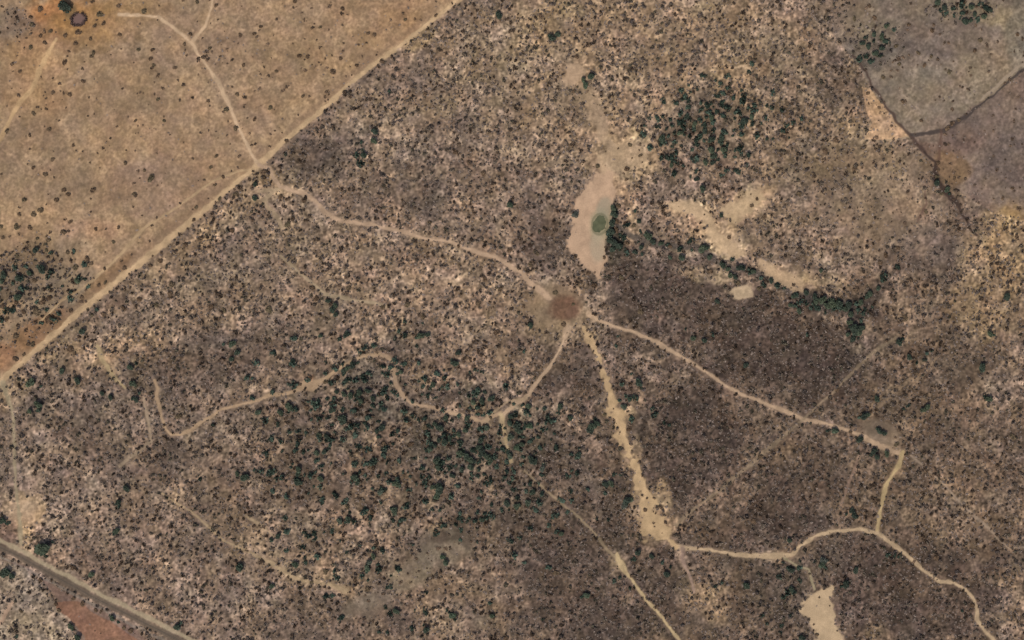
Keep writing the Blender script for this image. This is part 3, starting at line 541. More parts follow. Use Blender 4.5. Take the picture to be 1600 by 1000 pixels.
# ------------------------------------------------------------------ trees and bushes seen one by one
# tile origin, then x,y,r (+ e dark evergreen, g lighter green) in quarter pixels inside the tile
TILES = {
(0,0): "415,30,35e 248,55,18 188,105,14 195,148,16 148,155,12 155,68,10 85,150,10 68,105,9 20,70,9 45,175,9 580,8,14 740,37,14 628,90,22 645,145,16 588,162,16 400,122,12 492,200,24 407,222,15 308,192,15 345,200,10 252,222,14 275,265,17 185,295,18 145,298,12 160,235,9 468,272,17 565,238,14 540,282,9 582,330,18 575,352,14 405,383,22 122,440,14 750,218,13 900,67,18 875,152,12 985,122,9 995,35,10 1232,10,14 1352,35,14 1365,122,10 1190,215,14 1152,275,13 1265,240,12 1315,300,14 1295,350,12 1245,360,12 1170,345,12 865,308,14 955,312,16 945,365,15 960,405,13 990,472,14 1093,422,13 1500,215,14 1590,212,14 1490,270,10 1522,405,14 1425,400,10 1240,470,9 330,488,12 255,480,9 520,505,16 768,557,11 327,575,14 375,567,10 437,590,16 287,615,12 280,575,8 330,637,9 413,672,10 208,705,15 120,727,12 302,808,16 278,790,9 43,815,14 184,845,13 966,588,12 990,625,14 1123,628,12 858,585,10 1303,628,13 1485,590,13 1450,545,11 1528,658,12 1415,680,18 1395,700,12 1470,800,17 1305,815,12 1420,848,12 1350,822,9 1028,757,14 803,730,12 850,755,13 895,782,9 690,865,12 590,712,10 460,908,13 478,942,10 517,947,10 335,948,12 332,995,14 850,945,10 790,940,10 1355,975,14 1590,745,14 1545,738,12 1205,995,12 1565,835,12 1440,900,10 75,445,8 70,550,8 40,660,9 528,385,8",
(400,0): "240,8,14 32,165,14 20,190,12 540,55,16 572,90,10 285,82,12 300,118,10 348,50,12 400,168,13 458,188,12 362,148,9 540,157,10 700,207,14 742,217,13 933,125,13 995,120,12 378,250,12 408,293,10 645,283,10 545,270,10 128,447,13 272,350,15 325,352,15 300,375,12 433,365,12 530,367,13 475,350,10 480,452,20 408,405,9 350,405,9 292,600,13 335,605,12 430,605,12 455,590,10 90,675,14 30,465,12 22,550,12 205,540,10 265,718,12 120,820,12 90,840,12 165,832,10 85,918,12 565,480,12 600,470,9 630,408,14 790,383,18 848,350,12 890,350,10 755,345,11 1125,95,14 1198,75,13 1228,22,12 1270,30,14 1365,30,16 1195,200,12 1160,235,12 1080,228,14 1365,262,14 1300,300,12 1510,100,24e 1585,195,14 1470,280,12 1130,455,14 1280,485,16 1235,488,12 1460,488,16 960,503,16 835,570,15e 1055,585,18 560,600,16 565,575,14 622,630,12 762,668,14 945,628,16 690,620,14 668,735,14 530,762,14 785,722,13 740,825,22e 740,880,20e 655,810,14 900,900,14 1122,718,14 1235,830,14 1440,820,16 1245,955,18 1575,690,14 1510,725,14 190,880,14 280,820,12 320,820,10 345,880,12 185,965,14e 675,975,20e 1075,915,14 1060,880,14",
(800,0): "180,98,20 145,110,12 245,235,22e 285,215,18e 415,260,14 365,312,14 408,358,16 455,530,20g 490,475,24e 445,500,16e 385,572,16 425,580,12 385,618,14 535,525,14 640,550,14 630,600,14 635,245,14 705,80,12 1395,145,16 1215,185,14 1245,185,12 1165,352,13 1490,365,18 1390,318,13 900,252,13 785,503,14 1355,575,14 1300,605,16 1235,655,16 1250,735,20e 1350,690,16 1440,680,14 1560,605,16 1565,660,14 1450,760,26e 1500,725,16e 1140,775,18e 1090,730,18e 1050,830,18e 1080,810,14e 935,865,22e 1015,855,16 1245,870,24e 1300,860,20e 1200,820,20e 1170,935,18 1240,940,24e 1320,930,22e 1260,985,20e 1315,815,14 285,855,14 45,800,16 140,895,16 375,755,14 320,780,12 160,800,12 770,775,14 735,905,14 840,830,12 800,970,14 1580,485,12 255,70,12 1180,90,14 1385,255,12 1575,320,12 1555,70,12 770,270,12 740,570,12",
(1200,0): "540,115,16 495,20,16 330,22,14 635,35,14 670,105,16 625,175,10 740,160,16e 795,185,14e 710,225,18e 665,215,16e 630,290,18e 590,275,16e 710,300,18e 670,340,18e 610,360,14e 535,320,14 515,245,12 560,228,12 800,285,16 770,310,12 850,295,12 1325,250,18 1025,190,16 1105,262,12 885,150,16 1155,40,14 1265,40,20e 1230,140,22e 1265,128,16e 1345,100,18e 1390,60,16e 1290,90,16e 1340,30,14e 1060,15,18e 1105,45,18e 1290,318,16 940,330,14 1020,350,14 820,400,14 840,420,12 720,480,18 770,438,12 705,402,12 980,405,14 935,405,10 1130,450,14 1110,435,10 845,635,18 958,748,13 1245,550,12 1540,325,10 1560,210,14 625,585,14 705,700,12 705,345,12 240,350,12 350,390,16 265,660,16 150,805,14 420,875,20 360,945,20 605,920,16 30,190,14 65,475,14 205,515,12 125,525,10 150,275,12 1160,385,12 1255,450,10 1215,545,12 1120,800,20 1150,770,14 1195,745,14 1245,715,12",
(0,250): "950,113,26 585,190,22 402,183,18 428,213,16 352,248,18 153,250,18 250,312,22 208,342,20 105,415,22 188,420,18 285,90,16 210,48,14 8,85,12 400,452,20 118,340,14 118,300,12 290,278,10 785,20,16 565,15,12 905,62,14 840,210,13 835,297,12 840,150,12 570,245,12 568,328,12 598,432,13 742,422,13 715,510,14 893,348,10 440,385,14 402,375,12 1320,45,14 1395,103,13 1340,155,13 1278,125,12 1132,272,12 1230,297,13 1300,243,10 1375,240,14 1470,210,20 1462,232,14 1560,120,16 1590,150,16e 1590,240,18e 1560,275,14 1445,70,12 1490,48,12 1580,72,12 8,415,14 20,485,14 60,475,12 120,465,12 235,490,14 305,498,16 170,515,14 290,565,16 225,560,22e 210,580,18 105,595,18 20,598,16 362,598,14 422,575,15 545,618,18 572,642,14 475,668,22 45,660,14 160,660,14 265,680,28e 345,665,14 22,715,22e 15,755,18e 120,735,22e 185,700,18e 215,755,18 410,720,14 435,720,12 490,750,20e 550,720,12 588,740,11 655,680,13 620,778,15 658,765,14 762,630,12 823,593,12 780,675,15 955,413,12 115,855,26e 145,820,14e 100,890,18 180,840,16 265,882,22 305,860,18 225,945,26 210,920,16 15,915,20 145,945,18 385,835,14 425,820,14 470,815,14 395,792,10 538,812,12 515,860,14 535,885,12 478,885,11 442,940,16 310,990,26 390,920,12 45,815,12 45,990,18 942,660,18 1000,628,18 955,600,12 905,735,14 962,765,12 998,700,12 1060,650,12 1075,590,10 775,757,12 738,795,12 873,870,18 778,922,20 980,902,18 1072,775,18 1065,838,20 1118,880,12 945,840,14 1165,530,18 1168,595,14 1160,690,12 1260,490,22 1295,490,16 1242,415,14 1212,440,12 1315,400,16 1360,405,13 1212,375,13 1280,350,12 1335,570,14 1380,525,12 1350,510,12 1475,820,16 1440,750,12 1412,700,12 1320,915,20 1400,940,18 1575,375,16 1455,345,13 1350,335,11 1120,465,14 1450,435,18 1360,620,14 700,925,12 652,960,18 570,970,18 730,880,12 955,990,14 1530,860,14 1575,820,13 625,880,10",
(400,250): "48,78,18 180,130,14 100,20,14 140,40,12 150,232,18 300,248,18 205,232,14 300,310,14 305,155,14 245,165,12 8,240,14 45,295,12 95,368,14 200,400,20 200,375,14 420,535,16 512,578,14 460,515,12 200,620,15 310,665,16 183,690,14 55,665,14 575,770,16 575,800,18 350,800,18 375,865,20 85,935,22 65,905,12 500,905,18e 480,930,20e 450,880,16e 500,965,16e 700,750,14 772,762,16 825,718,15 655,770,12 655,930,15 795,915,18 945,900,18 650,870,12 710,850,12 808,375,16 800,293,15 810,180,16 1085,390,18 1085,455,14 1330,20,18 1330,60,16 1155,95,16 1235,65,14 1420,80,18 1520,70,13 1160,15,14 1265,370,13 1525,215,14 1590,275,22e 1590,340,16 1468,530,16 1230,610,14 1360,682,15 1430,740,18 1460,678,13 1530,805,22 1402,822,16 1385,895,20 1250,735,12 1205,775,12 1205,880,14 1265,540,14 1070,535,13 390,965,12 285,980,16 1040,980,18 1130,935,14 990,270,15 945,275,12 510,130,16 1590,560,18 1380,505,16 1305,575,14 1440,380,12 560,45,14 490,100,14 1040,75,12",
(800,250): "395,340,18g 380,325,14 715,60,18 825,80,14 715,120,14 300,100,12 535,40,16 1190,180,22e 1280,175,16 1430,178,16 1310,110,16 1490,140,14 1155,125,16e 1210,15,18e 1255,15,16e 990,30,16e 1495,283,16 1530,240,13 1415,235,12 1580,350,18 1360,375,14 1240,325,14 1305,345,16e 975,350,13 885,365,18 870,420,14 712,392,16 760,410,16 1090,355,12 1100,418,12 1200,425,14 1160,440,12 1280,395,12 1355,480,16 1425,505,12 1055,480,12 1085,525,14 990,540,18 840,480,26e 880,510,20e 800,450,14e 930,520,16e 1180,555,26e 1210,545,20e 1235,605,20e 1310,660,22e 1350,680,16e 1420,680,20e 1240,690,16 1330,790,16 1420,765,18 1360,720,18e 1395,730,16e 1545,805,18 1510,690,16e 1485,620,14 1545,575,16 1560,590,14 1370,625,12 1150,625,14 1060,605,22e 990,605,16e 1115,690,14 1050,710,14 925,600,14 630,300,20e 665,290,20 640,340,22e 625,390,22e 655,385,16 620,440,24e 650,435,20 610,500,24e 640,510,24e 670,540,26e 630,560,22e 720,520,18 770,575,16e 810,545,18e 810,590,14e 390,605,18 320,565,16 370,615,14 410,660,14 430,665,14 480,705,18 515,705,12 575,610,13 510,780,22 510,800,14 580,770,12 355,470,16 350,755,14 270,830,16 115,650,18 150,575,20 235,605,14 180,660,14 125,465,12 190,740,14 185,695,12 90,805,14 125,835,14 70,915,14 385,900,14 425,800,14 465,890,12 800,950,20 915,885,16 960,820,16 870,790,14 720,670,16 680,730,18 770,650,14 845,690,14 1100,865,14 1300,900,12 1285,880,16e 1180,65,12 380,270,14 1590,100,14 505,960,12",
(1200,250): "540,55,16 110,65,14 195,205,22 1165,115,14 1525,175,13 1465,238,14 1410,245,12 1050,140,20e 1055,100,16 1030,120,14 1065,20,14 1065,60,14 1120,185,18e 1135,210,14e 1090,210,14 990,320,14 1020,260,10 985,240,14 460,260,14 45,315,14 155,480,16 25,530,16 205,555,14 185,370,12 735,595,20 745,545,14 700,640,16 700,670,16 790,680,14 760,720,14 735,755,16 790,765,16 780,485,14 815,550,16 780,560,12 935,515,14 845,605,14 1395,395,16 1520,415,14 1555,475,20 1525,465,14 1375,435,14 1440,540,14 1270,540,16 1350,545,12 1400,610,20 1430,640,14 1520,597,16 1535,640,14 1470,680,18 1280,675,14 1245,640,12 1170,685,18 1190,540,14 1385,730,16 1410,795,14 1315,820,16 1320,860,16 1495,850,24e 1560,845,16 1480,875,16 1225,930,20 1015,905,18 975,925,14 1165,885,16 1115,880,12 1150,850,13 1005,740,12 1120,740,14 1130,445,14 1190,410,14 1090,560,14 720,910,14 860,980,20 1500,955,14 1590,760,12 330,690,16e 120,810,12 235,830,18e 290,850,18e 340,870,24e 400,890,28e 370,910,24e 440,900,24e 300,880,20e 510,910,22e 520,960,20e 480,930,18e 200,940,18e 140,905,16e 160,850,16e 580,890,18e 640,830,20e 620,850,18e 550,810,20 690,800,16e 60,780,14e 20,755,16e 100,800,14e 550,755,16",
(0,500): "515,65,24e 440,183,22 95,98,20 5,115,16 205,150,22 175,150,16 240,55,14 115,42,14 5,175,12 145,215,14 95,240,20 400,68,12 380,152,12 412,255,14 318,150,14 280,215,14 385,315,20e 325,190,14 192,392,26e 255,410,14e 385,378,16 300,360,13 495,375,20e 465,325,13 440,350,12 115,315,14 240,525,24e 190,565,18e 245,565,16e 785,160,18 690,200,14 720,180,16 610,90,13 715,75,15 625,305,14 672,335,14 835,395,20e 820,290,20e 850,270,14e 960,325,14 995,335,12 938,412,15 1090,350,18 1075,360,14 960,485,12 870,455,14e 860,495,18e 830,490,13e 1030,80,10 1240,18,14 1350,85,16 1475,90,18 1455,145,20e 1400,150,14e 1310,165,16 1485,200,18e 1445,240,16e 1505,235,13 1240,295,14 1270,240,14 1145,290,14 1100,205,13 1145,180,13 1040,200,10 70,695,14 238,795,18 95,760,10 1000,880,16 980,850,10 970,700,16 1120,600,20 1060,605,14 1170,480,12 1580,575,16 1530,970,26e 1480,960,16e 1370,955,14 1110,860,14 955,965,14 720,685,16 865,835,13 870,910,14 640,460,16e 700,480,18e 610,480,14 490,400,14 640,420,14 60,425,12 320,475,14 1590,370,15 390,870,14 1310,560,13 1550,790,14 1400,890,14 1330,790,14",
(400,500): "75,130,20 565,90,20e 405,100,16e 580,85,14e 345,100,12 1500,75,20 1030,95,22e 1070,90,16e 1000,110,14e 1125,45,14 1150,95,14 1265,210,16e 1240,270,20e 1225,250,14e 380,320,18 340,360,14 605,280,22e 570,300,18e 640,270,14e 550,320,16e 440,385,18 435,430,14 265,400,14 310,465,16 375,450,14 315,545,20 320,590,18 210,540,24e 230,555,16e 150,580,20e 165,600,14e 390,550,14 370,605,14 15,570,20e 540,620,26e 550,640,20e 480,560,20e 460,520,16 630,565,18 660,590,14 740,490,18e 700,440,18e 640,450,20e 600,470,20e 660,500,18e 550,460,18e 505,450,16e 580,420,14 885,500,14 880,565,14 905,325,16e 990,330,14 965,255,14 1105,405,20e 1090,430,14e 1000,440,16 1165,375,12 1270,470,12 790,430,14 900,390,13 720,370,14 600,845,18 785,665,24e 760,690,16e 640,690,18 880,640,18 960,650,20 1060,670,20 970,775,20 950,790,14 800,770,20 280,740,20 400,715,16e 450,720,18e 490,700,12e 380,830,18e 430,820,18e 195,850,20 120,775,16 220,920,14e 270,930,22e 260,960,18e 500,895,16 620,980,24e 415,985,20e 720,920,20 740,920,14 790,880,16 835,885,14 540,965,12 1190,615,18e 1150,670,24e 1120,650,16e 1180,760,24e 1210,740,16e 1140,750,18e 1090,800,20e 1120,780,16e 1130,870,24e 1160,890,16e 1140,920,18e 1310,690,20e 1270,710,20e 1240,715,16e 1320,610,18e 1310,850,22e 1340,870,22e 1340,920,24e 1360,880,18e 1280,830,20e 1300,810,16e 1400,750,20e 1395,785,20e 1410,830,24e 1440,850,20e 1465,880,20e 1490,860,16e 1510,810,14g 1520,740,14 1440,670,18g 1465,610,13 1400,570,18 1470,490,20e 1410,500,20e 1360,510,18e 1380,470,14e 1430,450,16e 1340,550,14e 1590,640,22e 1590,600,18e 1530,520,16 1500,540,14 1590,850,18g 1590,730,20g 1370,310,14e 1410,330,16e 1340,330,14e 1300,440,13 1230,965,18e 1290,930,18e 1185,950,14e 660,170,16 700,180,14 555,210,12 790,185,14 865,200,14 1115,490,14g 1070,480,12g",
(800,500): "120,30,18e 322,28,18 400,80,14 418,152,14 450,25,12 760,125,15 595,90,14 790,388,22e 735,490,20e 710,470,14g 700,540,18g 670,500,14g 300,540,20e 295,585,16g 100,540,20e 65,530,16e 500,655,28e 530,640,20e 490,680,20e 365,610,18e 350,600,14e 45,600,14 30,660,24e 40,690,20e 30,640,16e 110,660,18g 185,680,16e 205,640,14e 130,740,16g 290,710,14 520,742,14 420,740,18 465,820,18 625,780,12 730,680,20 690,805,14 410,855,14 60,770,18e 30,795,18g 120,870,22e 150,880,18e 60,900,16e 200,900,16e 190,930,18g 145,835,14e 580,590,14 1145,575,18 855,305,13 950,310,14 1085,60,13e 1130,110,18e 1200,130,18e 1250,90,14e 1070,660,12 800,750,14 860,860,14 1000,760,16 1555,855,20 1540,960,14 1460,960,12 70,155,14 155,190,12 200,520,12 655,880,18 640,960,16e 680,970,14e 950,640,16e 980,660,16e 1100,530,12 1380,290,16 1460,280,18e 245,600,14",
(1200,500): "590,600,24e 620,590,18e 570,610,14e 695,690,20e 720,705,18e 680,680,14e 885,750,18 800,775,18 800,860,14 740,835,20e 660,815,20e 680,850,18e 645,840,14e 575,750,20e 580,735,14 515,700,14 370,695,14e 415,690,20g 435,695,14g 675,490,18e 690,500,14e 535,380,18 550,400,14 460,385,12 430,435,16 460,490,14 505,520,13 680,320,13 905,318,14 1000,540,20e 970,560,18e 900,505,18 870,540,16e 850,560,14e 1050,285,18 1345,295,24e 1330,310,16e 1370,270,14 1530,725,22 1440,730,13 1385,700,13 1380,540,14 1380,490,20e 1350,480,16e 820,140,20e 840,120,14e 880,230,18e 890,205,14 990,210,16e 980,250,16e 930,270,13e 1020,190,16e 1235,85,14 1570,40,14 1450,40,14 1390,80,20e 1410,95,14e 1575,560,16 1480,290,12 530,120,20e 540,60,30e 560,80,24e 580,40,22e 510,10,20e 500,90,18e 520,150,16 430,60,14 460,300,16 830,640,16 730,580,16 780,600,14 220,880,14 100,780,14 245,85,16e 315,45,12 1210,720,14 850,350,14 1420,340,13 200,200,13",
(0,750): "270,425,44e 325,390,16e 290,480,16e 235,440,20e 45,585,30e 80,600,20e 15,575,20e 20,250,22e 50,270,16e 255,620,16 210,600,12 455,550,20 480,560,16 445,540,16 500,580,14 575,590,20e 570,610,14 380,510,14 460,740,14 520,768,18 705,860,18e 695,855,14e 740,885,14e 775,920,14 820,940,18 600,810,14 630,830,12 445,910,20e 460,930,14e 490,980,24e 370,810,16 350,770,14 1110,915,22e 1175,960,16 1130,895,14e 135,815,16 140,640,12 180,640,13 170,700,10 800,45,22e 800,70,14 740,140,20e 740,165,16e 725,310,20e 710,340,14e 600,115,14 460,188,14 540,240,12 865,265,14 1440,105,18 1215,182,18 1300,178,14 1550,175,16 1570,210,14 1435,265,14 995,175,16 1030,105,14 1080,148,12 385,20,16 945,335,16 940,430,18 1230,430,18 1355,570,18 1500,540,28e 1480,520,16 1380,870,16 1095,780,16 1040,730,14 1320,955,14 1070,640,14 535,355,14 1155,230,13 190,910,14 110,980,16e 880,515,14 1350,350,16",
(400,750): "1140,55,32e 1150,30,24e 1130,100,18g 1110,40,18e 875,190,24e 850,175,16e 880,20,24e 900,35,16e 855,10,14e 580,245,20e 570,165,20 520,250,18g 560,260,14g 575,180,14 625,440,18 650,405,14e 735,475,18e 710,510,20g 700,550,22g 685,575,16g 570,450,14g 620,625,20 600,605,14 700,680,22 690,700,14 880,810,20e 810,800,16e 1065,930,22e 1050,900,14g 1225,845,22g 1210,830,14g 1240,870,14g 1410,245,18e 725,195,20 760,400,12 800,380,16 710,325,16 545,350,14 250,240,16 240,530,20e 310,515,16e 300,485,14e 140,345,18e 375,400,18 390,410,14 430,570,20 535,515,12 60,415,15 150,430,14 350,640,14 390,660,13 905,720,14 1060,700,16e 1120,690,14 1190,510,20e 1165,480,18g 1275,570,16 890,450,18 1140,610,16 1170,780,14 1460,765,16e 1475,840,18e 1555,985,22 1580,850,14 1575,85,16 1575,140,20e 1560,455,14 1435,430,14 1430,625,14 1230,230,13 205,400,13 270,10,22e 630,10,18e 780,70,18g 730,50,14g 765,585,14 510,400,10 100,660,18e",
(800,750): "720,130,28e 740,120,18e 700,160,18g 875,470,18e 785,345,18 800,370,16 785,450,20e 750,500,16g 770,490,16g 640,625,16e 675,610,16g 965,580,20e 940,515,16e 990,540,16e 1005,450,16 270,575,20 470,715,18g 440,735,16g 735,670,16g 510,570,14 395,415,16 310,335,18e 70,415,16 160,130,16e 130,80,18e 100,140,18g 30,150,20e 15,270,14 85,165,12 620,20,18e 580,30,20e 650,30,14 1510,255,20 1590,235,16 1340,590,12 1460,660,22e 1450,680,14 1430,410,16 950,220,14 930,170,18 830,185,14 890,290,8 1270,660,16g 1310,640,14g 1195,635,14 45,800,16 170,805,16 130,915,14 1560,850,16e 1590,900,14e 1100,430,8 1500,190,12 600,245,14e 510,180,13 190,870,14e",
(1200,750): "520,190,18e 535,215,20e 490,210,14g 555,240,16e 340,500,20g 335,525,22e 370,510,16e 360,545,16e 320,640,18 485,650,22e 460,665,16e 510,640,14 235,740,12 320,735,12 385,785,10 285,900,12 305,965,14 140,850,16e 75,780,12 145,680,18e 150,700,14e 140,560,18e 130,540,16e 460,895,16 1275,780,18 1350,825,16 1210,820,16e 1050,485,20 1080,500,18 1580,535,18 975,370,18 1000,395,14 765,65,16 975,235,16 1250,670,12 790,470,16g 820,480,16g 750,470,16g 540,560,18e 520,570,14 90,490,12 85,905,16e 210,980,20e 130,370,18e 1515,910,14 980,180,14",
}
PLANTS = []
for (ox, oy), s in TILES.items():
    for tok in s.split():
        k = 'b'
        if tok[-1] in 'eg': k = tok[-1]; tok = tok[:-1]
        a, b_, r = map(float, tok.split(','))
        PLANTS.append([ox + a / 4, oy + b_ / 4, r / 4, k])

LANDMARKS = [(938,350,'green pond'),(882,480,'red clearing'),(122,30,'round purple livestock pen'),(301,65,'top left track fork'),(407,257,'pale field road crossroads'),
 (45,805,'orange roadside sand'),(150,935,'grey surfaced road'),(1012,800,'sandy wash mouth'),(965,655,'sandy wash middle'),(1370,830,'right hand track junction'),
 (1285,960,'bottom sand patch'),(1300,478,'dark wooded hollow'),(268,680,'hooked lower left track bend'),(785,650,'wooded track crossing'),(1400,205,'sandy field corner'),
 (1570,385,'yellow ground at right edge'),(970,882,'bottom track start'),(690,850,'smooth grey ground patch'),(1378,675,'round grey clearing'),(610,560,'track bend at centre left'),
 (482,602,'orange track widening'),(5,592,'field road left end'),(715,0,'field road top end'),(905,112,'small upper sand patch'),(1150,388,'pale sand wash'),
 (1160,458,'small pale sand spot'),(520,342,'winding track first bend'),(700,378,'winding track middle'),(507,460,'faint centre left track'),(20,210,'orange track at left edge'),
 (75,80,'orange dirt track top'),(360,165,'straight tan field track'),(220,410,'wide field road part'),(575,108,'narrow field road part'),(1130,600,'straight right hand track'),
 (1258,655,'faint track crossing line'),(1520,930,'last lower right track bend'),(1270,838,'lower right track curve'),(1545,826,'small grey spot at right'),(445,895,'pale lower left streak'),
 (575,942,'blurred grey bottom ground'),(168,575,'short pale path at left'),(22,700,'faint upright left track'),(1488,262,'orange soil on the right'),(1555,146,'curved earth bank'),
 (1180,300,'pale sand tongue'),(1012,50,'pale soil patch at top centre'),(1110,210,'dark tree belt above centre'),(140,300,'tan field at left'),(480,60,'tan field near the top'),
 (1380,70,'grey field dark bushes'),(1510,30,'dark grove at top right'),(1400,380,'brown bare slope at right'),(800,170,'brown scrub at top centre'),(700,480,'brown scrub in the middle'),
 (1180,730,'purple scrub at lower right'),(60,450,'green thicket at left'),(300,850,'pink scrub at lower left'),(560,780,'tree dotted lower scrub'),(1110,940,'scrub at bottom centre')]
DIRS = ['right of', 'upper right of', 'above', 'upper left of', 'left of', 'lower left of', 'below', 'lower right of']
ORD = ['nearest', 'second nearest', 'third nearest', 'fourth nearest', 'fifth nearest', 'sixth nearest', 'seventh nearest', 'eighth nearest', 'ninth nearest', 'tenth nearest', 'eleventh nearest', 'twelfth nearest', 'thirteenth nearest']
NOUN = {'e': 'evergreen tree', 'g': 'green tree', 'b': 'thorn bush'}

# drop near-duplicates, then the biggest 290 of each kind become things of their own
PLANTS.sort(key=lambda p: -p[2])
keep = []
for p in PLANTS:
    if all((p[0] - q[0]) ** 2 + (p[1] - q[1]) ** 2 > (0.30 * (p[2] + q[2])) ** 2 for q in keep): keep.append(p)
trees = [p for p in keep if p[3] != 'b'][:300]; bushes = [p for p in keep if p[3] == 'b']
# bushes in open ground show best: prefer them
def openness(p):
    d = fields(np.array([[p[0]]]), np.array([[p[1]]]))[1][0, 0]; return p[2] * (1.35 - .35 * d)
XX = np.array([[p[0] for p in bushes]]); YY = np.array([[p[1] for p in bushes]])
dd = fields(XX, YY)[1][0]
order = sorted(range(len(bushes)), key=lambda i: -bushes[i][2] * (1.5 - .5 * dd[i]))
big = [bushes[i] for i in order[:298]]; rest = [bushes[i] for i in order[298:]] + [p for p in keep if p[3] != 'b'][300:]

items = trees + big
cells = {}
for p in items:
    lx, ly, lm = min(LANDMARKS, key=lambda l: (l[0] - p[0]) ** 2 + (l[1] - p[1]) ** 2)
    a = math.degrees(math.atan2(ly - p[1], p[0] - lx)) % 360
    di = DIRS[int((a + 22.5) // 45) % 8]
    cells.setdefault((NOUN[p[3]], di, lm), []).append((math.hypot(p[0] - lx, p[1] - ly), id(p), p))
labels = {}
for (noun, di, lm), lst in cells.items():
    lst.sort()
    for k, (_, _, p) in enumerate(lst):
        r = p[2]
        size = 'large' if r > 5.4 else ('small' if r < 3.7 else 'rounded')
        tone = {'e': 'dark', 'g': 'leafy', 'b': 'brown'}[p[3]]
        tail = (', ' + ORD[min(k, len(ORD) - 1)]) if len(lst) > 1 else ''
        labels[id(p)] = f"{size} {tone} {noun} {di} the {lm}{tail}"

rng = np.random.RandomState(77)
for i, p in enumerate(items):
    px, py, r, k = p
    R = max(r * S * (1.26 if k != 'b' else 1.18), .9)
    name = 'evergreen_tree' if k in 'eg' else 'thorn_bush'
    wx_, wy_ = to_world(px, py + r * .12)
    e = link(name, None, None, (wx_, wy_, zat(px, py)))
    e.empty_display_size = .5
    e.rotation_euler = (0, 0, rng.uniform(0, 6.28))
    sx = R * 1.05 * rng.uniform(.88, 1.12); sy = R * 1.05 * rng.uniform(.88, 1.12)
    e.scale = (sx, sy, R * rng.uniform(.85, 1.15) if k != 'b' else R * rng.uniform(.6, .85))
    e["label"] = labels[id(p)]; e["category"] = 'tree' if k in 'eg' else 'bush'
    e["group"] = "evergreen trees scattered through the scrub" if k in 'eg' else "dark thorn bushes dotted over the soil"
    crown, trunk = MODELS[k][rng.randint(len(MODELS[k]))]
    link('crown', crown, e); link('trunk', trunk, e)

# ------------------------------------------------------------------ the livestock pen by the orange soil
pen = link("livestock_pen", None, None, (*to_world(122, 30), zat(122, 30)))
pen["label"] = "round pen of purple brown brushwood near the orange soil"; pen["category"] = "livestock pen"
r2 = np.random.RandomState(9); Pq = []
for k in range(900):
    a = r2.uniform(0, 2 * math.pi)
    if 1.25 < a < 1.55: continue
    rr = 5.5 + .6 * r2.randn() + .5 * math.sin(2 * a)
    rr += .3 * math.sin(5 * a + 1)
    Pq.append((rr * 1.05 * math.cos(a), rr * .92 * math.sin(a), r2.uniform(.05, 1.7)))
Vq, Fq = leaf_quads(r2, np.array(Pq), .33)
link("brush_fence", mesh_np("brush_fence", Vq, Fq, TWIGS), pen)
fv = [(0, 0, .16)]
for t_ in (.5, 1): fv += [(5.4 * t_ * 1.05 * math.cos(2 * math.pi * k / 32), 5.4 * t_ * .92 * math.sin(2 * math.pi * k / 32), .16) for k in range(32)]
ft = [(0, 1 + k, 1 + (k + 1) % 32) for k in range(32)]
for k in range(32):
    a, b_ = 1 + k, 1 + (k + 1) % 32; ft += [(a, a + 32, b_ + 32), (a, b_ + 32, b_)]
link("pen_floor", mesh_np("pen_floor", np.array(fv), np.array(ft), DUNG), pen)

# ------------------------------------------------------------------ thicket: thousands of small dry shrubs
rs = np.random.RandomState(12)
NV = 24; NL = 34
variants = []
for k in range(NV):
    r_ = np.random.RandomState(500 + k)
    P = clump_points(r_, NL, .7, 3 + k % 2); P[:, 2] += .05
    q, _ = leaf_quads(r_, P, .21)
    variants.append(q)
variants = np.array(variants, np.float32)          # NV, NL*4, 3
def place(n_try, rmin_dist, size_lo, size_hi, dpow, seed):
    rs_ = np.random.RandomState(seed)
    # jittered grid so that shrubs keep a little distance
    step = rmin_dist
    ax, ay = np.meshgrid(np.arange(-25, 1625, step), np.arange(-25, 1025, step))
    ax = (ax + rs_.uniform(-.9, .9, ax.shape) * step).ravel(); ay = (ay + rs_.uniform(-.9, .9, ay.shape) * step).ravel()
    _, de, _, _, _, nb = fields(ax, ay)
    n1 = fbm(ax, ay, 22, 61, 2); n2 = fbm(ax, ay, 12, 62, 2)
    prob = np.clip(de ** dpow * (.90 + .7 * n1 + .95 * n2), 0, 1)
    ok = rs_.rand(len(ax)) < prob
    ax, ay = ax[ok], ay[ok]
    rr = rs_.uniform(0, 1, len(ax)) ** 2.2 * (size_hi - size_lo) + size_lo
    return ax, ay, rr
ax, ay, rr = place(0, 6.4, 1.3, 4.9, 1.1, 3)
bx, by, br = place(0, 5.6, 1.6, 3.2, 1.3, 4)
pale0 = len(ax)
ax = np.concatenate([ax, bx]); ay = np.concatenate([ay, by]); rr = np.concatenate([rr, br])
pale1 = len(ax)
gx_, gy_ = np.meshgrid(np.arange(0, 1600, 10.5), np.arange(0, 1000, 10.5)); rg = np.random.RandomState(8)
gx_ = (gx_ + rg.uniform(-5, 5, gx_.shape)).ravel(); gy_ = (gy_ + rg.uniform(-5, 5, gy_.shape)).ravel()
gw = np.zeros(len(gx_)); nzb = fbm(gx_, gy_, 16, 81, 2)
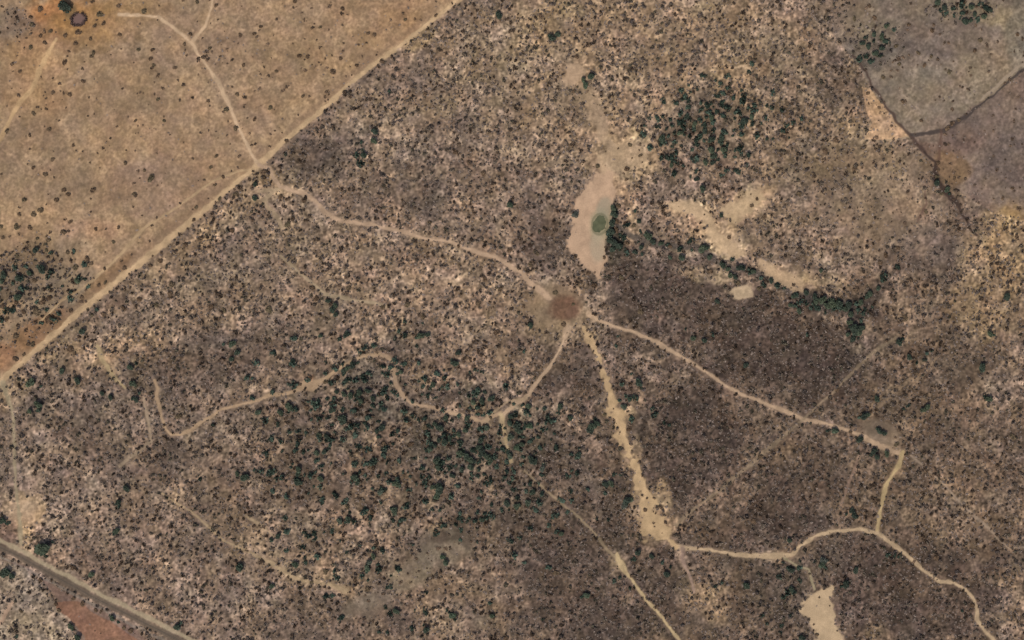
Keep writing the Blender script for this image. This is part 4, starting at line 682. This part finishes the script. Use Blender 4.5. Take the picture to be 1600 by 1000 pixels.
for b in [(1105,195,90,76,-20,0,.75),(1060,200,34,18,0,0,.6),(600,620,100,44,15,0,.55),(690,700,50,50,0,0,.6),(745,620,28,22,0,0,.7),(830,670,44,50,0,0,.55),(755,715,40,34,0,0,.7),(565,225,12,30,0,0,.7),(640,515,36,8,-25,0,.7),(1300,476,70,16,8,0,1),(1335,510,14,26,0,0,.9),(1200,435,60,10,25,0,.7),(1090,386,50,8,5,0,.6),(1020,378,40,8,10,0,.8),(957,345,10,34,0,0,1),(965,385,20,22,0,0,1),(985,345,12,20,0,0,.4),(60,450,110,60,-20,0,.3),(45,480,60,40,-20,0,.3),(1370,72,36,24,-30,0,.6),(1510,22,44,22,0,0,.6),(1285,880,22,16,0,0,.7),(1232,915,22,60,10,0,.4),(640,700,260,160,8,0,.30),(600,650,170,90,12,0,.45),(760,690,90,80,0,0,.5),(560,860,160,90,0,0,.12),(1000,560,40,40,0,0,.1),(500,660,70,50,0,0,.3),(560,770,90,50,0,0,.2),(1210,190,40,40,0,0,.25),(1385,430,8,36,35,0,.7),(700,790,60,50,0,0,.12),(1000,640,30,20,0,0,.3),(820,780,40,30,0,0,.3),(620,960,90,30,0,0,.15)]:
    gw = np.maximum(gw, blob(gx_, gy_, b, nzb))
gd = fields(gx_, gy_)[1]
okg = rg.rand(len(gx_)) < gw * np.clip(gd * 2, 0, 1)
gx_, gy_ = gx_[okg], gy_[okg]
tx = np.array([p[0] for p in items]); ty = np.array([p[1] for p in items])
okg = np.array([np.min((tx - a) ** 2 + (ty - b_) ** 2) > 30 for a, b_ in zip(gx_, gy_)]); gx_, gy_ = gx_[okg], gy_[okg]
ax = np.concatenate([ax, gx_]); ay = np.concatenate([ay, gy_]); rr = np.concatenate([rr, rg.uniform(3.4, 8.6, len(gx_))]); green1 = len(ax)
rx = np.array([[p[0], p[1], p[2]] for p in rest])
ax = np.concatenate([ax, rx[:, 0]]); ay = np.concatenate([ay, rx[:, 1]]); rr = np.concatenate([rr, rx[:, 2] * np.array([1.3 if p[3] != 'b' else 1.0 for p in rest])])
N = len(ax)
print("shrubs:", N, "things:", len(items), "dropped to stuff:", len(rest))
vi = rs.randint(0, NV, N)
Q = variants[vi].copy()                             # N, NL*4, 3
ang = rs.uniform(0, 6.28, N); ca, sa = np.cos(ang)[:, None], np.sin(ang)[:, None]
sx = (rr * S * rs.uniform(.85, 1.2, N))[:, None]; sy = (rr * S * rs.uniform(.85, 1.2, N))[:, None]
x0 = Q[..., 0] * sx; y0 = Q[..., 1] * sy
hz = height(ax, ay); DD0 = fields(ax, ay)[1]
wx0, wy0 = to_world(ax, ay)
Q[..., 2] = Q[..., 2] * (rr * S * np.where(DD0 < .35, .6, 1.1) * rs.uniform(.75, 1.3, N))[:, None] + hz[:, None]
Q[..., 0] = x0 * ca - y0 * sa + wx0[:, None]; Q[..., 1] = x0 * sa + y0 * ca + wy0[:, None]
# shrub colours: brown, grey brown, purplish, dull green, each with its own patches
n3 = fbm(ax, ay, 30, 71, 3) + .5 * rs.randn(N)
pal = np.array([(.100,.066,.042), (.066,.045,.030), (.130,.100,.072), (.100,.078,.064), (.078,.066,.044)], np.float32)
pick = np.clip(((n3 + 1.4) / 2.8 * 5).astype(int), 0, 4)
pick[DD0 < .35] = rs.randint(0, 2, int((DD0 < .35).sum()))
cc = pal[pick] * np.where(DD0 < .35, 1.35, 1.0)[:, None].astype(np.float32) * rs.uniform(.7, 1.35, N)[:, None].astype(np.float32)
cc[pale0:pale1] = np.array((.205,.158,.125), np.float32) * rs.uniform(.6, 1.3, pale1 - pale0)[:, None].astype(np.float32)
Q[pale0:pale1, :, 2] = (Q[pale0:pale1, :, 2] - hz[pale0:pale1, None]) * .5 + hz[pale0:pale1, None]
cc[pale1:green1] = np.array((.043,.060,.042), np.float32) * rs.uniform(.6, 1.5, green1 - pale1)[:, None].astype(np.float32)
rest_g = np.array([p[3] != 'b' for p in rest]); k0 = N - len(rest)
cc[k0:][rest_g] = np.array((.043,.060,.042), np.float32) * rs.uniform(.7, 1.4, int(rest_g.sum()))[:, None].astype(np.float32)
lc = np.repeat(cc, NL * 4, axis=0).reshape(N, NL, 4, 3) * rs.uniform(.75, 1.3, (N, NL, 1, 1))
F4 = np.arange(N * NL * 4).reshape(-1, 4)
so_ = link("thicket_scrub", mesh_np("thicket_scrub", Q.reshape(-1, 3), F4, SCRUB, lc.reshape(-1, 3), "leaf_colour"))
so_["kind"] = "stuff"; so_["label"] = "dense dry brown scrub covering the soil between the tracks"; so_["category"] = "scrub"
